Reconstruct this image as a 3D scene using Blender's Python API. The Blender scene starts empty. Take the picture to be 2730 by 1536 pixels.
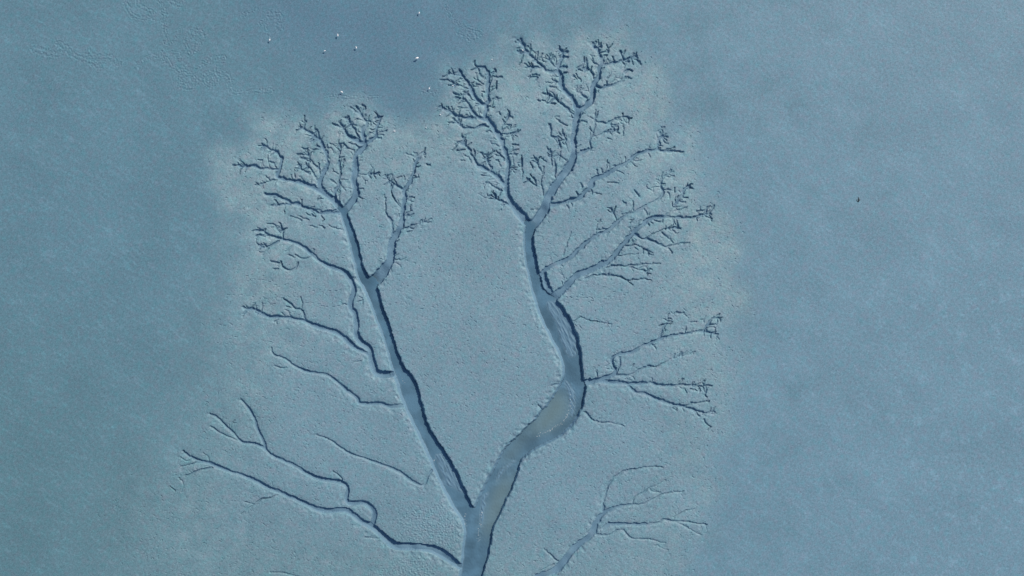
import bpy, math, random
import numpy as np
from mathutils import Vector

# ------------------------------------------------------------------ camera, sky, sun, exposure
S = bpy.context.scene
COL = S.collection
R = math.radians

WIDTH_M = 163.8          # ground width seen by the drone, metres
CAM_H = 170.0
cam = bpy.data.cameras.new('camera')
cam.sensor_fit = 'HORIZONTAL'
cam.angle = 2 * math.atan(WIDTH_M / 2 / CAM_H)
cam.clip_start = 1.0
cam.clip_end = 9000
cam_ob = bpy.data.objects.new('camera', cam)
cam_ob.location = (0, 0, CAM_H)
COL.objects.link(cam_ob)
S.camera = cam_ob

SUN_EL, SUN_AZ = R(40), R(42)        # azimuth clockwise from +Y
world = bpy.data.worlds.new('World')
S.world = world
world.use_nodes = True
wn = world.node_tree.nodes
wl = world.node_tree.links
wn.clear()
sky = wn.new('ShaderNodeTexSky')
sky.sky_type = 'NISHITA'
sky.sun_disc = False
sky.sun_elevation = SUN_EL
sky.sun_rotation = SUN_AZ
sky.ozone_density = 0.2
bg = wn.new('ShaderNodeBackground')
bg.inputs['Strength'].default_value = 0.108
wo = wn.new('ShaderNodeOutputWorld')
wl.new(sky.outputs[0], bg.inputs[0])
wl.new(bg.outputs[0], wo.inputs[0])

sun = bpy.data.lights.new('sun', 'SUN')
sun.energy = 4.2
sun.angle = R(0.5)
sun.color = (1.0, 0.85, 0.69)
sun_ob = bpy.data.objects.new('sun', sun)
SUN_DIR = Vector((math.sin(SUN_AZ) * math.cos(SUN_EL), math.cos(SUN_AZ) * math.cos(SUN_EL), math.sin(SUN_EL)))
sun_ob.rotation_euler = SUN_DIR.to_track_quat('Z', 'Y').to_euler()
sun_ob.location = SUN_DIR * 60
COL.objects.link(sun_ob)

S.view_settings.view_transform = 'Standard'
S.view_settings.look = 'None'
S.view_settings.exposure = 0.0
S.view_settings.gamma = 1.0
S.view_settings.use_curve_mapping = False

# ------------------------------------------------------------------ survey data (metres; x east, y north)
# each creek: (system, side gullies per 6 m, [x, y, width, x, y, width, ...])
CREEKS = [
 ('wt', 0, [-27.18,12.3,1.2,-26.22,9.78,1.38,-25.52,7.68,1.44,-25.14,6.0,1.56,-24.66,3.54,1.32,-24.0,1.86,1.8,-22.5,-0.36,2.64,-21.9,-2.4,1.92,-20.6,-5.74,2.04,-19.71,-8.52,1.62,-19.17,-10.32,1.74,-18.3,-13.14,2.16,-17.04,-14.94,3.48,-15.96,-18.6,3.24,-14.49,-22.41,2.28,-13.02,-25.2,2.76,-10.76,-29.22,3.6,-8.36,-34.32,3.3,-7.2,-36.12,2.88,-5.34,-38.52,4.8,-5.76,-41.52,4.8,-6.66,-46.08,3.84,-7.8,-51.12,3.84,-8.58,-57.12,3.96]),
 ('et', 0, [2.76,9.72,1.56,2.49,7.74,1.8,2.86,5.16,1.98,3.34,2.52,2.04,4.14,-0.72,2.16,6.18,-3.72,4.44,8.28,-7.56,4.56,9.54,-11.28,3.48,9.78,-14.4,3.48,9.48,-17.1,5.16,7.24,-21.16,5.88,2.22,-24.72,3.6,-0.18,-26.88,3.6,-1.29,-29.74,4.44,-3.54,-34.44,4.56,-5.1,-37.92,4.56]),
 ('etb', 0, [5.2,1.89,1.08,5.6,-0.07,1.08,6.38,-1.76,1.08]),
 ('w1', 2, [-27.17,12.32,1.2,-28.38,14.0,1.08,-30.06,15.11,0.96,-31.92,16.14,0.84,-34.25,17.07,0.66,-36.58,17.35,0.6,-37.61,17.72,0.6,-37.61,18.47,0.54,-37.14,19.4,0.54,-36.88,20.13,0.48,-36.96,20.77,0.48,-37.33,21.52,0.48,-38.07,21.8,0.48,-38.73,22.27,0.42,-39.38,22.64,0.42,-39.94,22.92,0.36]),
 ('w1', 2, [-37.61,18.92,0.42,-39.01,19.01,0.41,-40.12,19.01,0.4,-40.68,19.29,0.39,-41.89,19.66,0.39,-43.38,19.29,0.38,-43.85,19.75,0.37,-44.78,19.66,0.36]),
 ('w1', 0, [-37.89,19.2,0.3,-37.98,19.57,0.28,-38.35,20.03,0.26,-38.73,20.13,0.24]),
 ('w1', 1, [-37.7,17.35,0.3,-38.73,17.16,0.3,-39.94,16.7,0.3,-40.96,16.51,0.3]),
 ('w1', 0, [-38.73,17.16,0.3,-39.38,17.82,0.3]),
 ('w1', 3, [-30.43,15.77,0.72,-30.99,16.23,0.7,-30.81,17.16,0.68,-30.15,18.56,0.66,-29.78,19.48,0.64,-29.5,20.22,0.62,-29.6,21.15,0.6,-30.06,22.08,0.57,-30.43,23.02,0.54,-30.81,23.76,0.54,-31.55,24.32,0.48,-32.3,24.79,0.46,-33.14,25.34,0.44,-33.97,25.72,0.42]),
 ('w1', 1, [-30.81,23.76,0.42,-30.99,24.51,0.38,-31.18,25.16,0.34,-31.55,25.25,0.3]),
 ('w1', 0, [-30.9,23.57,0.3,-31.83,23.39,0.3]),
 ('w1', 0, [-30.34,22.46,0.3,-31.27,22.64,0.3]),
 ('w1', 0, [-30.81,17.16,0.3,-30.81,18.75,0.3,-30.9,19.1,0.3,-30.9,20.03,0.3]),
 ('w1', 2, [-30.99,19.2,0.36,-32.11,19.94,0.34,-32.67,21.06,0.32,-32.76,22.18,0.3]),
 ('w1', 1, [-32.48,20.13,0.42,-33.14,20.69,0.39,-33.88,20.87,0.36]),
 ('w1', 1, [-32.86,21.34,0.3,-33.88,21.34,0.3,-34.35,21.43,0.3]),
 ('w1', 1, [-31.09,17.07,0.3,-31.92,18.47,0.3,-32.48,19.4,0.3,-33.04,19.66,0.3]),
 ('w1', 1, [-32.39,18.28,0.36,-33.51,18.84,0.36,-34.07,19.49,0.36,-34.35,19.66,0.36]),
 ('w1', 3, [-28.29,14.54,0.48,-28.48,15.58,0.45,-27.73,16.51,0.43,-27.45,18.0,0.4,-27.55,19.01,0.37,-27.73,20.03,0.35,-27.64,21.43,0.32,-27.36,22.18,0.29,-27.73,22.83,0.27,-28.01,23.02,0.24]),
 ('w1', 1, [-27.45,18.64,0.24,-27.17,19.38,0.24,-26.89,20.5,0.24]),
 ('w1', 0, [-28.57,21.62,0.24,-28.85,22.36,0.24,-29.6,22.46,0.24]),
 ('w4', 3, [-26.8,12.32,1.08,-26.06,13.34,1.02,-25.22,14.37,1.02,-24.94,15.21,0.96,-25.03,16.14,0.9,-25.41,17.07,0.96,-25.22,18.28,1.02,-25.07,18.64,1.02,-25.07,20.03,0.96,-25.16,20.97,0.84,-24.61,21.8,0.84,-23.86,22.46,0.84,-23.39,23.11,0.9,-23.77,23.95,0.72,-23.95,24.6,0.66,-23.95,25.25,0.6,-23.58,25.81,0.54,-23.3,26.09,0.5,-23.39,26.65,0.46,-23.77,27.21,0.42,-24.14,27.67,0.43,-24.33,27.95,0.45,-24.51,28.42,0.46,-24.89,28.88,0.48]),
 ('w4', 0, [-24.14,28.47,0.36,-23.58,28.61,0.36,-23.49,28.88,0.36,-24.05,29.26,0.36]),
 ('w4', 0, [-24.42,27.86,0.3,-24.7,28.05,0.33,-25.16,28.23,0.36]),
 ('w4', 0, [-23.77,27.49,0.3,-23.39,27.58,0.3]),
 ('w4', 0, [-23.3,26.56,0.36,-22.74,26.46,0.3]),
 ('w4', 2, [-23.39,23.11,0.6,-22.74,23.57,0.57,-22.09,24.04,0.54,-21.81,24.41,0.51,-21.72,25.72,0.48,-21.53,26.18,0.45,-21.16,26.65,0.42,-21.25,27.21,0.39,-21.62,27.39,0.36]),
 ('w4', 0, [-21.53,26.18,0.3,-22.0,26.65,0.3]),
 ('w4', 1, [-21.72,24.79,0.36,-20.79,24.88,0.36,-20.13,25.16,0.36]),
 ('w4', 0, [-21.62,24.51,0.3,-20.69,24.32,0.36]),
 ('w4', 1, [-22.0,24.04,0.36,-21.07,23.95,0.36]),
 ('w4', 0, [-21.72,25.62,0.3,-20.79,25.72,0.36]),
 ('w4', 0, [-21.2,27.11,0.3,-20.97,27.39,0.36]),
 ('w4', 2, [-23.86,23.2,0.84,-24.7,23.39,0.72,-25.54,23.95,0.72,-26.47,24.6,0.54,-27.03,25.44,0.48,-27.49,26.09,0.42,-27.68,26.56,0.36]),
 ('w4', 1, [-27.21,25.62,0.36,-27.96,25.9,0.36,-28.61,26.09,0.36]),
 ('w4', 1, [-24.23,23.29,0.42,-24.61,23.95,0.41,-24.89,24.79,0.4,-25.07,25.34,0.39,-25.72,25.9,0.38,-26.19,26.74,0.37,-26.66,27.21,0.36]),
 ('w4', 1, [-24.42,22.46,0.3,-25.35,23.02,0.3,-25.91,23.2,0.3]),
 ('w4', 1, [-25.26,21.62,0.24,-25.54,22.27,0.24,-26.66,22.36,0.24]),
 ('w4', 2, [-24.79,18.28,0.24,-23.58,18.0,0.22,-22.56,18.28,0.2,-21.53,18.28,0.18]),
 ('w4', 0, [-24.79,15.95,0.24,-23.77,15.86,0.24]),
 ('w4', 0, [-24.7,14.65,0.24,-23.95,14.28,0.24]),
 ('wa', 1, [-27.45,12.04,0.42,-29.32,12.04,0.43,-30.99,11.95,0.45,-31.92,12.51,0.46,-33.6,13.07,0.48,-35.19,13.53,0.48,-36.58,14.28,0.48,-38.07,14.93,0.48,-38.82,14.93,0.48,-39.47,15.02,0.48]),
 ('wa', 1, [-35.47,13.34,0.36,-37.05,13.25,0.36,-37.98,13.25,0.36,-38.54,13.16,0.36]),
 ('wa', 0, [-29.6,12.13,0.36,-30.81,12.32,0.36]),
 ('wa', 0, [-29.32,12.23,0.36,-28.01,12.41,0.36]),
 ('wa', 0, [-33.7,13.16,0.24,-33.7,14.09,0.24]),
 ('wa', 0, [-37.51,14.37,0.3,-38.26,14.46,0.3]),
 ('wa', 0, [-31.55,11.48,0.3,-32.86,11.85,0.24]),
 ('wa', 0, [-33.88,10.83,0.27,-34.81,11.39,0.26,-35.56,11.48,0.24]),
 ('wa', 0, [-32.48,10.83,0.27,-33.42,11.11,0.26,-33.88,11.48,0.24]),
 ('wa', 0, [-26.8,9.25,0.3,-28.2,9.52,0.24,-29.32,10.08,0.18]),
 ('wa', 0, [-30.15,9.62,0.3,-30.9,9.99,0.18]),
 ('wa', 0, [-31.18,9.62,0.24,-32.48,9.99,0.18]),
 ('wb', 1, [-40.87,9.24,0.36,-39.86,9.07,0.38,-39.42,8.63,0.4,-38.07,8.18,0.42,-36.62,7.68,0.48,-35.17,7.4,0.48,-33.71,6.73,0.54,-32.48,5.83,0.54,-31.7,4.94,0.6,-30.47,4.04,0.66,-29.13,3.37,0.72,-27.12,2.81,0.78,-26.11,1.81,0.84,-25.44,0.24,0.84,-25.33,-0.76,0.78,-25.89,-2.11,0.78,-25.89,-3.22,0.9,-25.22,-4.01,0.96,-24.99,-5.01,0.9,-24.99,-6.12,0.9]),
 ('wb', 0, [-24.97,-6.1,0.9,-25.14,-7.25,0.96,-24.24,-8.7,1.08,-23.01,-9.48,0.96,-22.56,-10.6,0.96,-22.45,-11.94,1.08,-22.01,-13.17,1.2,-21.33,-13.84,1.2,-20.11,-13.84,1.08,-18.99,-13.84,0.96]),
 ('wb', 1, [-36.62,7.68,0.3,-36.62,8.85,0.3,-36.96,9.74,0.3]),
 ('wb', 0, [-39.64,8.18,0.36,-40.53,8.51,0.36,-40.98,8.24,0.36]),
 ('wb', 0, [-37.18,8.96,0.3,-37.63,9.52,0.3]),
 ('wb', 1, [-37.4,7.51,0.3,-38.52,6.84,0.3,-39.42,6.5,0.3,-40.31,6.61,0.3]),
 ('wb', 0, [-32.15,4.94,0.24,-33.6,4.6,0.24,-34.72,5.27,0.24]),
 ('wb', 0, [-34.27,4.04,0.3,-34.72,2.93,0.3,-35.84,2.81,0.3,-36.73,3.26,0.3,-37.01,4.15,0.3]),
 ('wb', 0, [-37.29,3.93,0.3,-38.07,4.15,0.33,-38.63,4.27,0.36]),
 ('wb', 0, [-37.4,3.04,0.24,-38.19,3.04,0.24]),
 ('wb', 0, [-35.84,5.27,0.24,-34.94,4.83,0.24]),
 ('wc', 1, [-43.08,-3.11,0.42,-42.69,-3.5,0.43,-42.13,-3.5,0.44,-41.79,-3.22,0.46,-40.9,-3.56,0.47,-40.0,-4.17,0.48,-39.0,-4.62,0.49,-37.55,-4.67,0.5,-35.98,-4.73,0.52,-34.64,-5.01,0.53,-33.41,-5.18,0.54,-32.18,-5.79,0.72,-30.39,-6.46,0.78,-29.05,-6.8,0.78,-27.6,-7.36,0.84,-26.59,-8.25,0.84,-25.47,-9.37,0.78,-24.02,-10.15,0.6,-22.9,-10.71,0.54,-22.51,-11.16,0.48]),
 ('wc', 0, [-40.12,-4.0,0.24,-40.0,-2.44,0.24]),
 ('wc', 0, [-33.19,-5.12,0.36,-33.41,-3.89,0.35,-33.86,-3.39,0.34,-34.86,-3.39,0.32,-35.42,-2.55,0.31,-36.54,-1.82,0.3]),
 ('wc', 0, [-36.2,-4.56,0.24,-36.87,-4.0,0.24]),
 ('wc', 0, [-36.09,-3.0,0.24,-35.42,-3.16,0.24]),
 ('wc', 0, [-33.74,-3.22,0.18,-33.52,-2.44,0.18,-33.86,-1.54,0.18]),
 ('wd', 0, [-38.55,-9.59,0.27,-38.55,-10.26,0.29,-37.99,-10.82,0.32,-37.1,-10.99,0.34,-35.87,-11.61,0.36,-34.97,-12.5,0.42,-33.63,-13.06,0.48,-32.4,-13.51,0.48,-30.73,-13.73,0.42,-29.38,-13.95,0.42,-28.15,-14.96,0.48,-26.81,-16.08,0.6,-25.69,-17.08,0.72,-24.69,-17.75,0.6,-24.58,-18.31,0.54,-23.91,-18.59,0.54,-22.45,-18.54,0.54,-22.11,-18.54,0.54,-21.11,-18.44,0.6,-19.79,-19.08,0.66,-17.63,-18.94,0.72]),
 ('wd', 0, [-37.99,-12.5,0.24,-36.99,-12.83,0.21,-35.87,-12.78,0.18]),
 ('we', 1, [-48.33,-20.15,0.36,-47.02,-20.81,0.37,-45.72,-22.24,0.38,-44.41,-23.42,0.39,-43.76,-24.33,0.4,-42.98,-24.85,0.41,-41.15,-24.85,0.42,-39.59,-25.63,0.48,-38.67,-26.81,0.48,-36.59,-27.59,0.54,-34.63,-28.63,0.54,-32.67,-29.74,0.54,-30.98,-30.59,0.6,-28.76,-30.85,0.6,-27.46,-31.05,0.66,-26.54,-31.63,0.66,-26.28,-32.42,0.66,-26.67,-33.85,0.6,-26.02,-34.63,0.72,-24.85,-34.37,0.78,-23.28,-34.5,0.84,-21.98,-35.68,0.84,-22.11,-37.24,0.84,-22.5,-38.02,0.72]),
 ('we', 2, [-43.37,-17.94,0.42,-42.33,-19.11,0.44,-41.28,-20.68,0.47,-40.89,-22.5,0.49,-39.72,-24.72,0.52,-39.46,-25.89,0.54]),
 ('we', 1, [-48.2,-22.24,0.3,-46.63,-23.29,0.3,-44.15,-24.33,0.3]),
 ('we', 0, [-28.6,-29.34,0.24,-27.3,-30.25,0.24,-27.17,-30.9,0.24]),
 ('wf', 2, [-52.64,-26.1,0.36,-51.56,-27.07,0.42,-50.16,-27.61,0.48,-48.33,-28.04,0.54,-46.39,-28.9,0.54,-45.1,-29.44,0.48,-43.49,-29.87,0.54,-41.33,-30.73,0.6,-39.18,-31.92,0.66,-37.03,-32.78,0.66,-35.1,-33.64,0.66]),
 ('wf', 0, [-35.26,-33.51,0.66,-33.3,-34.42,0.66,-31.34,-35.47,0.84,-29.39,-35.73,0.84,-26.78,-35.47,0.78,-25.47,-36.25,0.9,-24.17,-37.42,0.96,-22.6,-38.08,0.96,-21.17,-39.25,1.02,-19.6,-40.82,1.2,-18.3,-41.47,1.32,-16.34,-41.47,1.2,-14.7,-41.53,1.2,-12.68,-41.79,1.32,-10.98,-42.64,1.56,-9.4,-43.82,1.2,-8.23,-44.78,0.96]),
 ('wf', 2, [-48.55,-28.1,0.3,-50.05,-27.93,0.28,-51.56,-28.26,0.26,-52.96,-28.58,0.24]),
 ('wf', 2, [-48.01,-28.69,0.3,-49.41,-29.01,0.28,-50.92,-29.55,0.26,-52.42,-30.09,0.24]),
 ('wf', 2, [-51.02,-27.18,0.24,-51.99,-27.83,0.21,-53.07,-27.07,0.18]),
 ('wf', 0, [-48.44,-27.83,0.24,-48.65,-26.86,0.21,-49.41,-26.43,0.18]),
 ('wf', 1, [-37.6,-33.12,0.24,-38.65,-33.64,0.23,-39.82,-33.64,0.22,-40.47,-34.03,0.21,-41.39,-34.69,0.2,-42.43,-35.47,0.19,-43.34,-36.12,0.18]),
 ('wf', 0, [-42.69,-34.23,0.24,-41.39,-34.62,0.18]),
 ('wf', 1, [-53.29,-30.41,0.18,-52.42,-31.49,0.18,-52.96,-32.57,0.18]),
 ('wf', 1, [-54.69,-31.7,0.18,-53.93,-32.57,0.18]),
 ('wg', 0, [-31.37,-23.55,0.24,-29.28,-24.2,0.3,-27.72,-25.37,0.36,-26.15,-26.48,0.36,-23.1,-27.47,0.36,-20.62,-28.37,0.42,-18.46,-29.21,0.54,-16.64,-30.52,0.54,-14.99,-31.57,0.48,-13.98,-31.57,0.42,-13.66,-30.2,0.42,-12.83,-29.21,0.42]),
 ('wg', 0, [-23.52,-39.9,0.24,-21.3,-40.16,0.24]),
 ('wg', 0, [-38.65,-45.58,0.24,-36.95,-45.51,0.24,-35.26,-45.9,0.24,-33.95,-46.29,0.24]),
 ('wh', 2, [-22.74,0.02,2.16,-21.94,1.2,2.04,-20.72,2.65,1.68,-19.59,3.99,1.44,-19.38,5.45,1.32,-19.27,7.11,1.2,-19.02,7.75,1.08,-18.18,9.15,0.84,-17.71,10.36,0.78,-17.52,11.76,0.72,-17.43,13.16,0.66,-17.34,14.46,0.66,-17.25,15.77,0.66,-16.59,16.61,0.54,-16.03,17.63,0.48,-15.75,18.47,0.48,-15.66,19.49,0.48,-15.66,19.68,0.48,-15.66,19.77,0.42,-15.29,20.5,0.42,-14.92,21.06,0.4,-14.73,21.34,0.38,-14.08,21.62,0.36]),
 ('wh', 0, [-15.29,20.69,0.36,-15.48,21.43,0.36,-15.2,21.52,0.36,-15.75,21.62,0.36]),
 ('wh', 0, [-15.66,20.97,0.36,-16.22,21.25,0.36,-16.97,21.52,0.36]),
 ('wh', 1, [-17.52,15.86,0.36,-18.46,16.33,0.34,-19.48,16.98,0.33,-19.95,17.63,0.32,-20.32,18.0,0.3]),
 ('wh', 0, [-18.55,16.61,0.3,-18.83,17.63,0.24]),
 ('wh', 0, [-18.27,17.63,0.24,-17.71,17.72,0.24]),
 ('wh', 1, [-17.8,12.97,0.3,-18.55,13.72,0.29,-19.11,14.74,0.28,-19.39,15.58,0.26,-19.39,16.33,0.25,-19.85,17.26,0.24]),
 ('wh', 0, [-19.2,7.94,0.42,-19.11,9.8,0.39,-19.39,10.74,0.36,-20.04,11.67,0.33,-20.41,12.41,0.3,-20.13,13.34,0.27,-20.41,14.84,0.24]),
 ('wh', 1, [-17.71,9.25,0.3,-16.59,9.71,0.27,-15.29,10.08,0.24,-14.26,10.46,0.21,-12.96,11.02,0.18]),
 ('wh', 1, [-17.62,10.18,0.24,-16.97,11.48,0.21,-16.22,12.41,0.18]),
 ('wh', 1, [-17.15,14.28,0.3,-15.66,14.37,0.24]),
 ('wh', 0, [-15.66,17.91,0.3,-14.92,17.63,0.24]),
 ('wh', 0, [-19.04,4.61,0.3,-17.81,4.46,0.24,-17.03,4.94,0.18]),
 ('e1', 2, [2.5,10.55,1.56,1.29,11.76,1.44,0.17,13.15,1.08,-0.39,14.37,0.9,-0.85,15.58,0.78,-0.94,16.69,0.78,-0.67,18.56,0.72,-0.67,20.42,0.72,-0.85,21.35,0.78,-1.5,22.66,0.72,-1.69,23.87,0.72,-2.34,24.89,0.72]),
 ('e1', 3, [-1.76,23.53,0.78,-2.41,24.83,0.78,-3.44,26.42,0.78,-4.18,27.16,0.72,-4.37,27.82,0.72,-4.09,28.75,0.72,-4.28,29.31,0.72,-4.93,29.49,0.6,-5.77,30.33,0.56,-6.42,31.26,0.53,-6.79,32.19,0.49,-6.98,32.85,0.46,-7.63,33.59,0.42,-8.28,34.34,0.45,-8.38,34.71,0.48]),
 ('e1', 2, [-4.28,29.31,0.54,-3.81,29.96,0.56,-3.81,30.89,0.58,-4.09,32.01,0.6,-3.9,32.75,0.56,-3.81,33.68,0.52,-3.9,34.71,0.48,-4.37,35.27,0.44,-5.11,35.46,0.4,-5.77,35.27,0.36]),
 ('e1', 2, [-4.46,26.98,0.48,-5.58,27.35,0.46,-6.42,28.28,0.44,-6.98,29.12,0.42,-7.35,30.14,0.4,-8.19,30.24,0.38,-9.12,30.52,0.36]),
 ('e1', 0, [-8.1,30.8,0.3,-9.31,31.08,0.36]),
 ('e1', 2, [-5.95,27.16,0.48,-7.07,27.16,0.47,-8.38,27.54,0.46,-9.12,27.44,0.46,-9.49,28.0,0.45,-10.05,28.28,0.44,-10.43,28.28,0.43,-11.08,28.75,0.43,-11.73,28.93,0.42]),
 ('e1', 2, [-3.72,25.77,0.42,-4.74,26.14,0.41,-5.86,25.49,0.4,-6.98,25.58,0.39,-7.72,25.49,0.38,-8.56,26.23,0.37,-9.49,27.16,0.36]),
 ('e1', 0, [-8.56,26.14,0.3,-9.4,26.42,0.3]),
 ('e1', 2, [-6.89,31.91,0.36,-8.1,32.19,0.34,-9.03,32.57,0.32,-10.05,33.22,0.3]),
 ('e1', 1, [-8.19,34.06,0.36,-9.03,34.06,0.34,-9.68,34.15,0.32,-10.33,34.34,0.3]),
 ('e1', 0, [-8.38,34.62,0.3,-8.93,34.43,0.24]),
 ('e1', 1, [-5.86,30.05,0.3,-6.61,30.33,0.3,-6.98,30.98,0.3,-7.82,31.36,0.3]),
 ('e1', 0, [-4.37,33.5,0.3,-4.93,33.78,0.3,-5.3,34.24,0.3]),
 ('e1', 1, [-4.56,32.66,0.3,-5.39,33.22,0.27,-6.05,33.5,0.24]),
 ('e1', 0, [-4.84,32.47,0.24,-5.67,32.57,0.24]),
 ('e1', 0, [-3.44,33.68,0.3,-1.67,33.78,0.3]),
 ('e1', 0, [-3.25,34.24,0.42,-2.41,34.62,0.39,-2.88,34.99,0.36]),
 ('e1', 1, [-3.62,30.05,0.24,-2.79,30.33,0.24,-2.32,30.42,0.24]),
 ('e1', 0, [-2.79,30.24,0.24,-2.23,29.96,0.24]),
 ('e1', 1, [-3.81,28.93,0.3,-2.79,29.03,0.24]),
 ('e1', 1, [-3.53,31.26,0.24,-3.44,31.82,0.24,-2.51,31.91,0.24]),
 ('e1', 0, [-4.28,31.08,0.24,-4.84,31.36,0.24]),
 ('e1', 2, [-1.85,24.74,0.24,-1.57,25.95,0.24,-1.11,26.6,0.24,-0.55,27.54,0.24]),
 ('e1', 1, [-1.39,25.49,0.24,-0.27,26.14,0.18]),
 ('e1', 0, [-0.55,27.54,0.24,0.1,27.16,0.24]),
 ('e1', 1, [-1.57,24.55,0.24,-0.36,24.65,0.24,0.48,24.74,0.24]),
 ('e1', 0, [-1.11,24.18,0.24,0.1,24.37,0.24]),
 ('e1', 2, [-1.13,16.42,0.6,-1.97,17.44,0.6,-2.9,18.09,0.58,-3.65,18.65,0.57,-4.39,19.12,0.55,-5.42,19.21,0.54,-5.79,20.05,0.51,-6.07,20.89,0.48,-6.63,21.35,0.45,-6.91,22.19,0.42,-7.37,22.75,0.4,-7.75,23.12,0.39,-7.75,23.78,0.38,-8.03,24.24,0.36]),
 ('e1', 1, [-7.84,23.12,0.36,-8.49,23.22,0.33,-9.05,22.94,0.3]),
 ('e1', 0, [-8.03,23.4,0.3,-8.77,23.31,0.3]),
 ('e1', 0, [-7.19,22.75,0.24,-6.44,23.22,0.24]),
 ('e1', 0, [-6.07,20.98,0.3,-5.88,21.45,0.27,-6.16,22.19,0.24]),
 ('e1', 0, [-6.53,20.14,0.3,-7.0,20.89,0.3,-7.56,21.17,0.3]),
 ('e1', 0, [-7.65,20.42,0.3,-8.3,20.42,0.3]),
 ('e1', 0, [-8.86,21.82,0.3,-7.65,22.19,0.24]),
 ('e1', 2, [-3.37,18.65,0.36,-3.27,19.21,0.33,-3.65,19.68,0.3,-4.02,20.24,0.27,-4.02,21.35,0.24]),
 ('e1', 1, [-4.49,19.12,0.24,-4.95,19.68,0.24]),
 ('e1', 0, [-1.78,17.25,0.3,-2.25,18.0,0.24]),
 ('e1', 0, [-4.67,21.17,0.24,-5.04,21.63,0.24]),
 ('e1', 1, [-1.32,20.51,0.36,-1.69,21.07,0.33,-2.44,21.73,0.3]),
 ('e1', 0, [-2.06,20.24,0.24,-2.53,20.51,0.24]),
 ('e1', 0, [-2.16,22.75,0.3,-2.71,22.94,0.3,-3.27,23.03,0.3,-3.65,23.5,0.3]),
 ('e1', 0, [-2.62,23.78,0.24,-2.99,24.06,0.24]),
 ('e1', 0, [-2.99,23.78,0.24,-3.46,23.96,0.24]),
 ('e1', 0, [-3.27,24.89,0.24,-4.21,24.99,0.24]),
 ('e1', 1, [-1.6,15.58,0.36,-2.53,15.86,0.33,-3.18,16.23,0.3,-3.65,16.69,0.27,-4.21,16.88,0.24]),
 ('e1', 0, [-4.02,16.51,0.24,-4.67,16.6,0.24]),
 ('e1', 1, [-0.01,12.92,0.36,-1.04,13.62,0.33,-2.16,13.99,0.3,-2.71,14.55,0.27,-2.9,14.92,0.24]),
 ('e1', 0, [-2.99,14.27,0.18,-3.65,14.65,0.18]),
 ('e1', 0, [-4.21,14.37,0.18,-5.32,15.02,0.18]),
 ('e1', 0, [-3.55,17.81,0.3,-4.76,18.09,0.3]),
 ('e1', 1, [-0.39,21.35,0.3,0.64,21.26,0.24]),
 ('e1', 1, [-0.39,21.73,0.24,1.01,22.28,0.24]),
 ('e1', 0, [-1.04,24.43,0.24,0.55,24.71,0.24]),
 ('e1', 0, [0.08,22.94,0.24,1.01,22.94,0.24]),
 ('e1', 1, [-0.11,18.93,0.24,0.55,19.02,0.24]),
 ('e1', 1, [1.66,17.81,0.24,1.57,18.93,0.22,1.48,19.86,0.2,1.2,20.42,0.18]),
 ('e2', 0, [2.86,9.32,1.56,3.25,9.98,1.32,4.03,10.89,1.44,4.81,12.06,1.5,5.53,13.5,1.38,5.86,14.8,1.26,7.03,16.63,1.26,8.86,18.98,1.08,9.9,21.06,1.2]),
 ('e2', 2, [9.09,19.13,1.2,9.73,20.47,1.14,9.86,22.01,0.96,9.83,23.55,0.9,9.96,25.09,0.9,10.27,26.63,0.9,10.44,27.86,0.9,10.73,28.68,0.9]),
 ('e2', 2, [10.43,28.24,0.9,11.36,28.8,0.84,12.29,29.54,0.84,12.85,30.29,0.84,12.94,31.4,0.84,12.94,32.15,0.78,13.13,32.71,0.78,13.59,33.27,0.72,13.97,33.92,0.66,13.87,34.76,0.6,14.25,35.5,0.6,14.34,36.16,0.54,14.15,36.9,0.53,13.97,37.55,0.52,13.59,38.21,0.5,13.03,38.67,0.49,12.75,39.23,0.48]),
 ('e2', 2, [10.43,28.24,0.78,10.15,28.89,0.78,10.15,29.91,0.78,9.21,30.75,0.78,8.38,31.59,0.78,7.82,32.43,0.78,7.82,33.36,0.72,7.82,34.01,0.66,7.44,34.76,0.66,6.42,34.48,0.54,5.39,34.57,0.54,5.02,35.13,0.54,4.28,35.97,0.54,3.53,36.71,0.48,2.79,37.37,0.48,2.23,37.93,0.49,1.76,38.76,0.51,1.39,39.32,0.53,1.11,39.6,0.54]),
 ('e2', 0, [1.39,39.23,0.3,0.64,39.42,0.3]),
 ('e2', 1, [2.6,37.55,0.42,1.57,37.55,0.39,0.92,37.74,0.36]),
 ('e2', 0, [1.95,38.48,0.3,0.83,38.21,0.24]),
 ('e2', 1, [2.79,37.65,0.3,2.79,38.48,0.3,2.41,38.67,0.3]),
 ('e2', 1, [4.09,36.62,0.3,4.09,37.74,0.3]),
 ('e2', 0, [4.28,36.62,0.3,4.84,37.37,0.24]),
 ('e2', 1, [4.65,35.13,0.36,3.72,35.32,0.36,3.16,35.32,0.36,2.6,35.5,0.36]),
 ('e2', 0, [4.37,34.11,0.3,3.34,34.2,0.3]),
 ('e2', 0, [3.9,33.83,0.3,2.79,33.73,0.3]),
 ('e2', 0, [4.0,33.64,0.24,3.72,33.17,0.24]),
 ('e2', 0, [4.09,36.06,0.3,3.44,36.34,0.3]),
 ('e2', 2, [7.44,34.85,0.54,7.26,35.32,0.52,7.63,36.06,0.5,8.0,36.81,0.48,8.1,37.46,0.46,8.0,38.02,0.44,7.63,38.11,0.42]),
 ('e2', 0, [8.19,37.55,0.3,8.84,37.83,0.36]),
 ('e2', 0, [8.19,36.99,0.3,8.84,36.9,0.36]),
 ('e2', 0, [7.54,35.22,0.42,8.66,35.41,0.36]),
 ('e2', 2, [7.07,35.32,0.36,6.42,35.88,0.34,5.95,36.44,0.32,5.77,36.99,0.3]),
 ('e2', 1, [7.07,35.69,0.3,6.98,36.44,0.27,6.79,36.9,0.24]),
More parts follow.
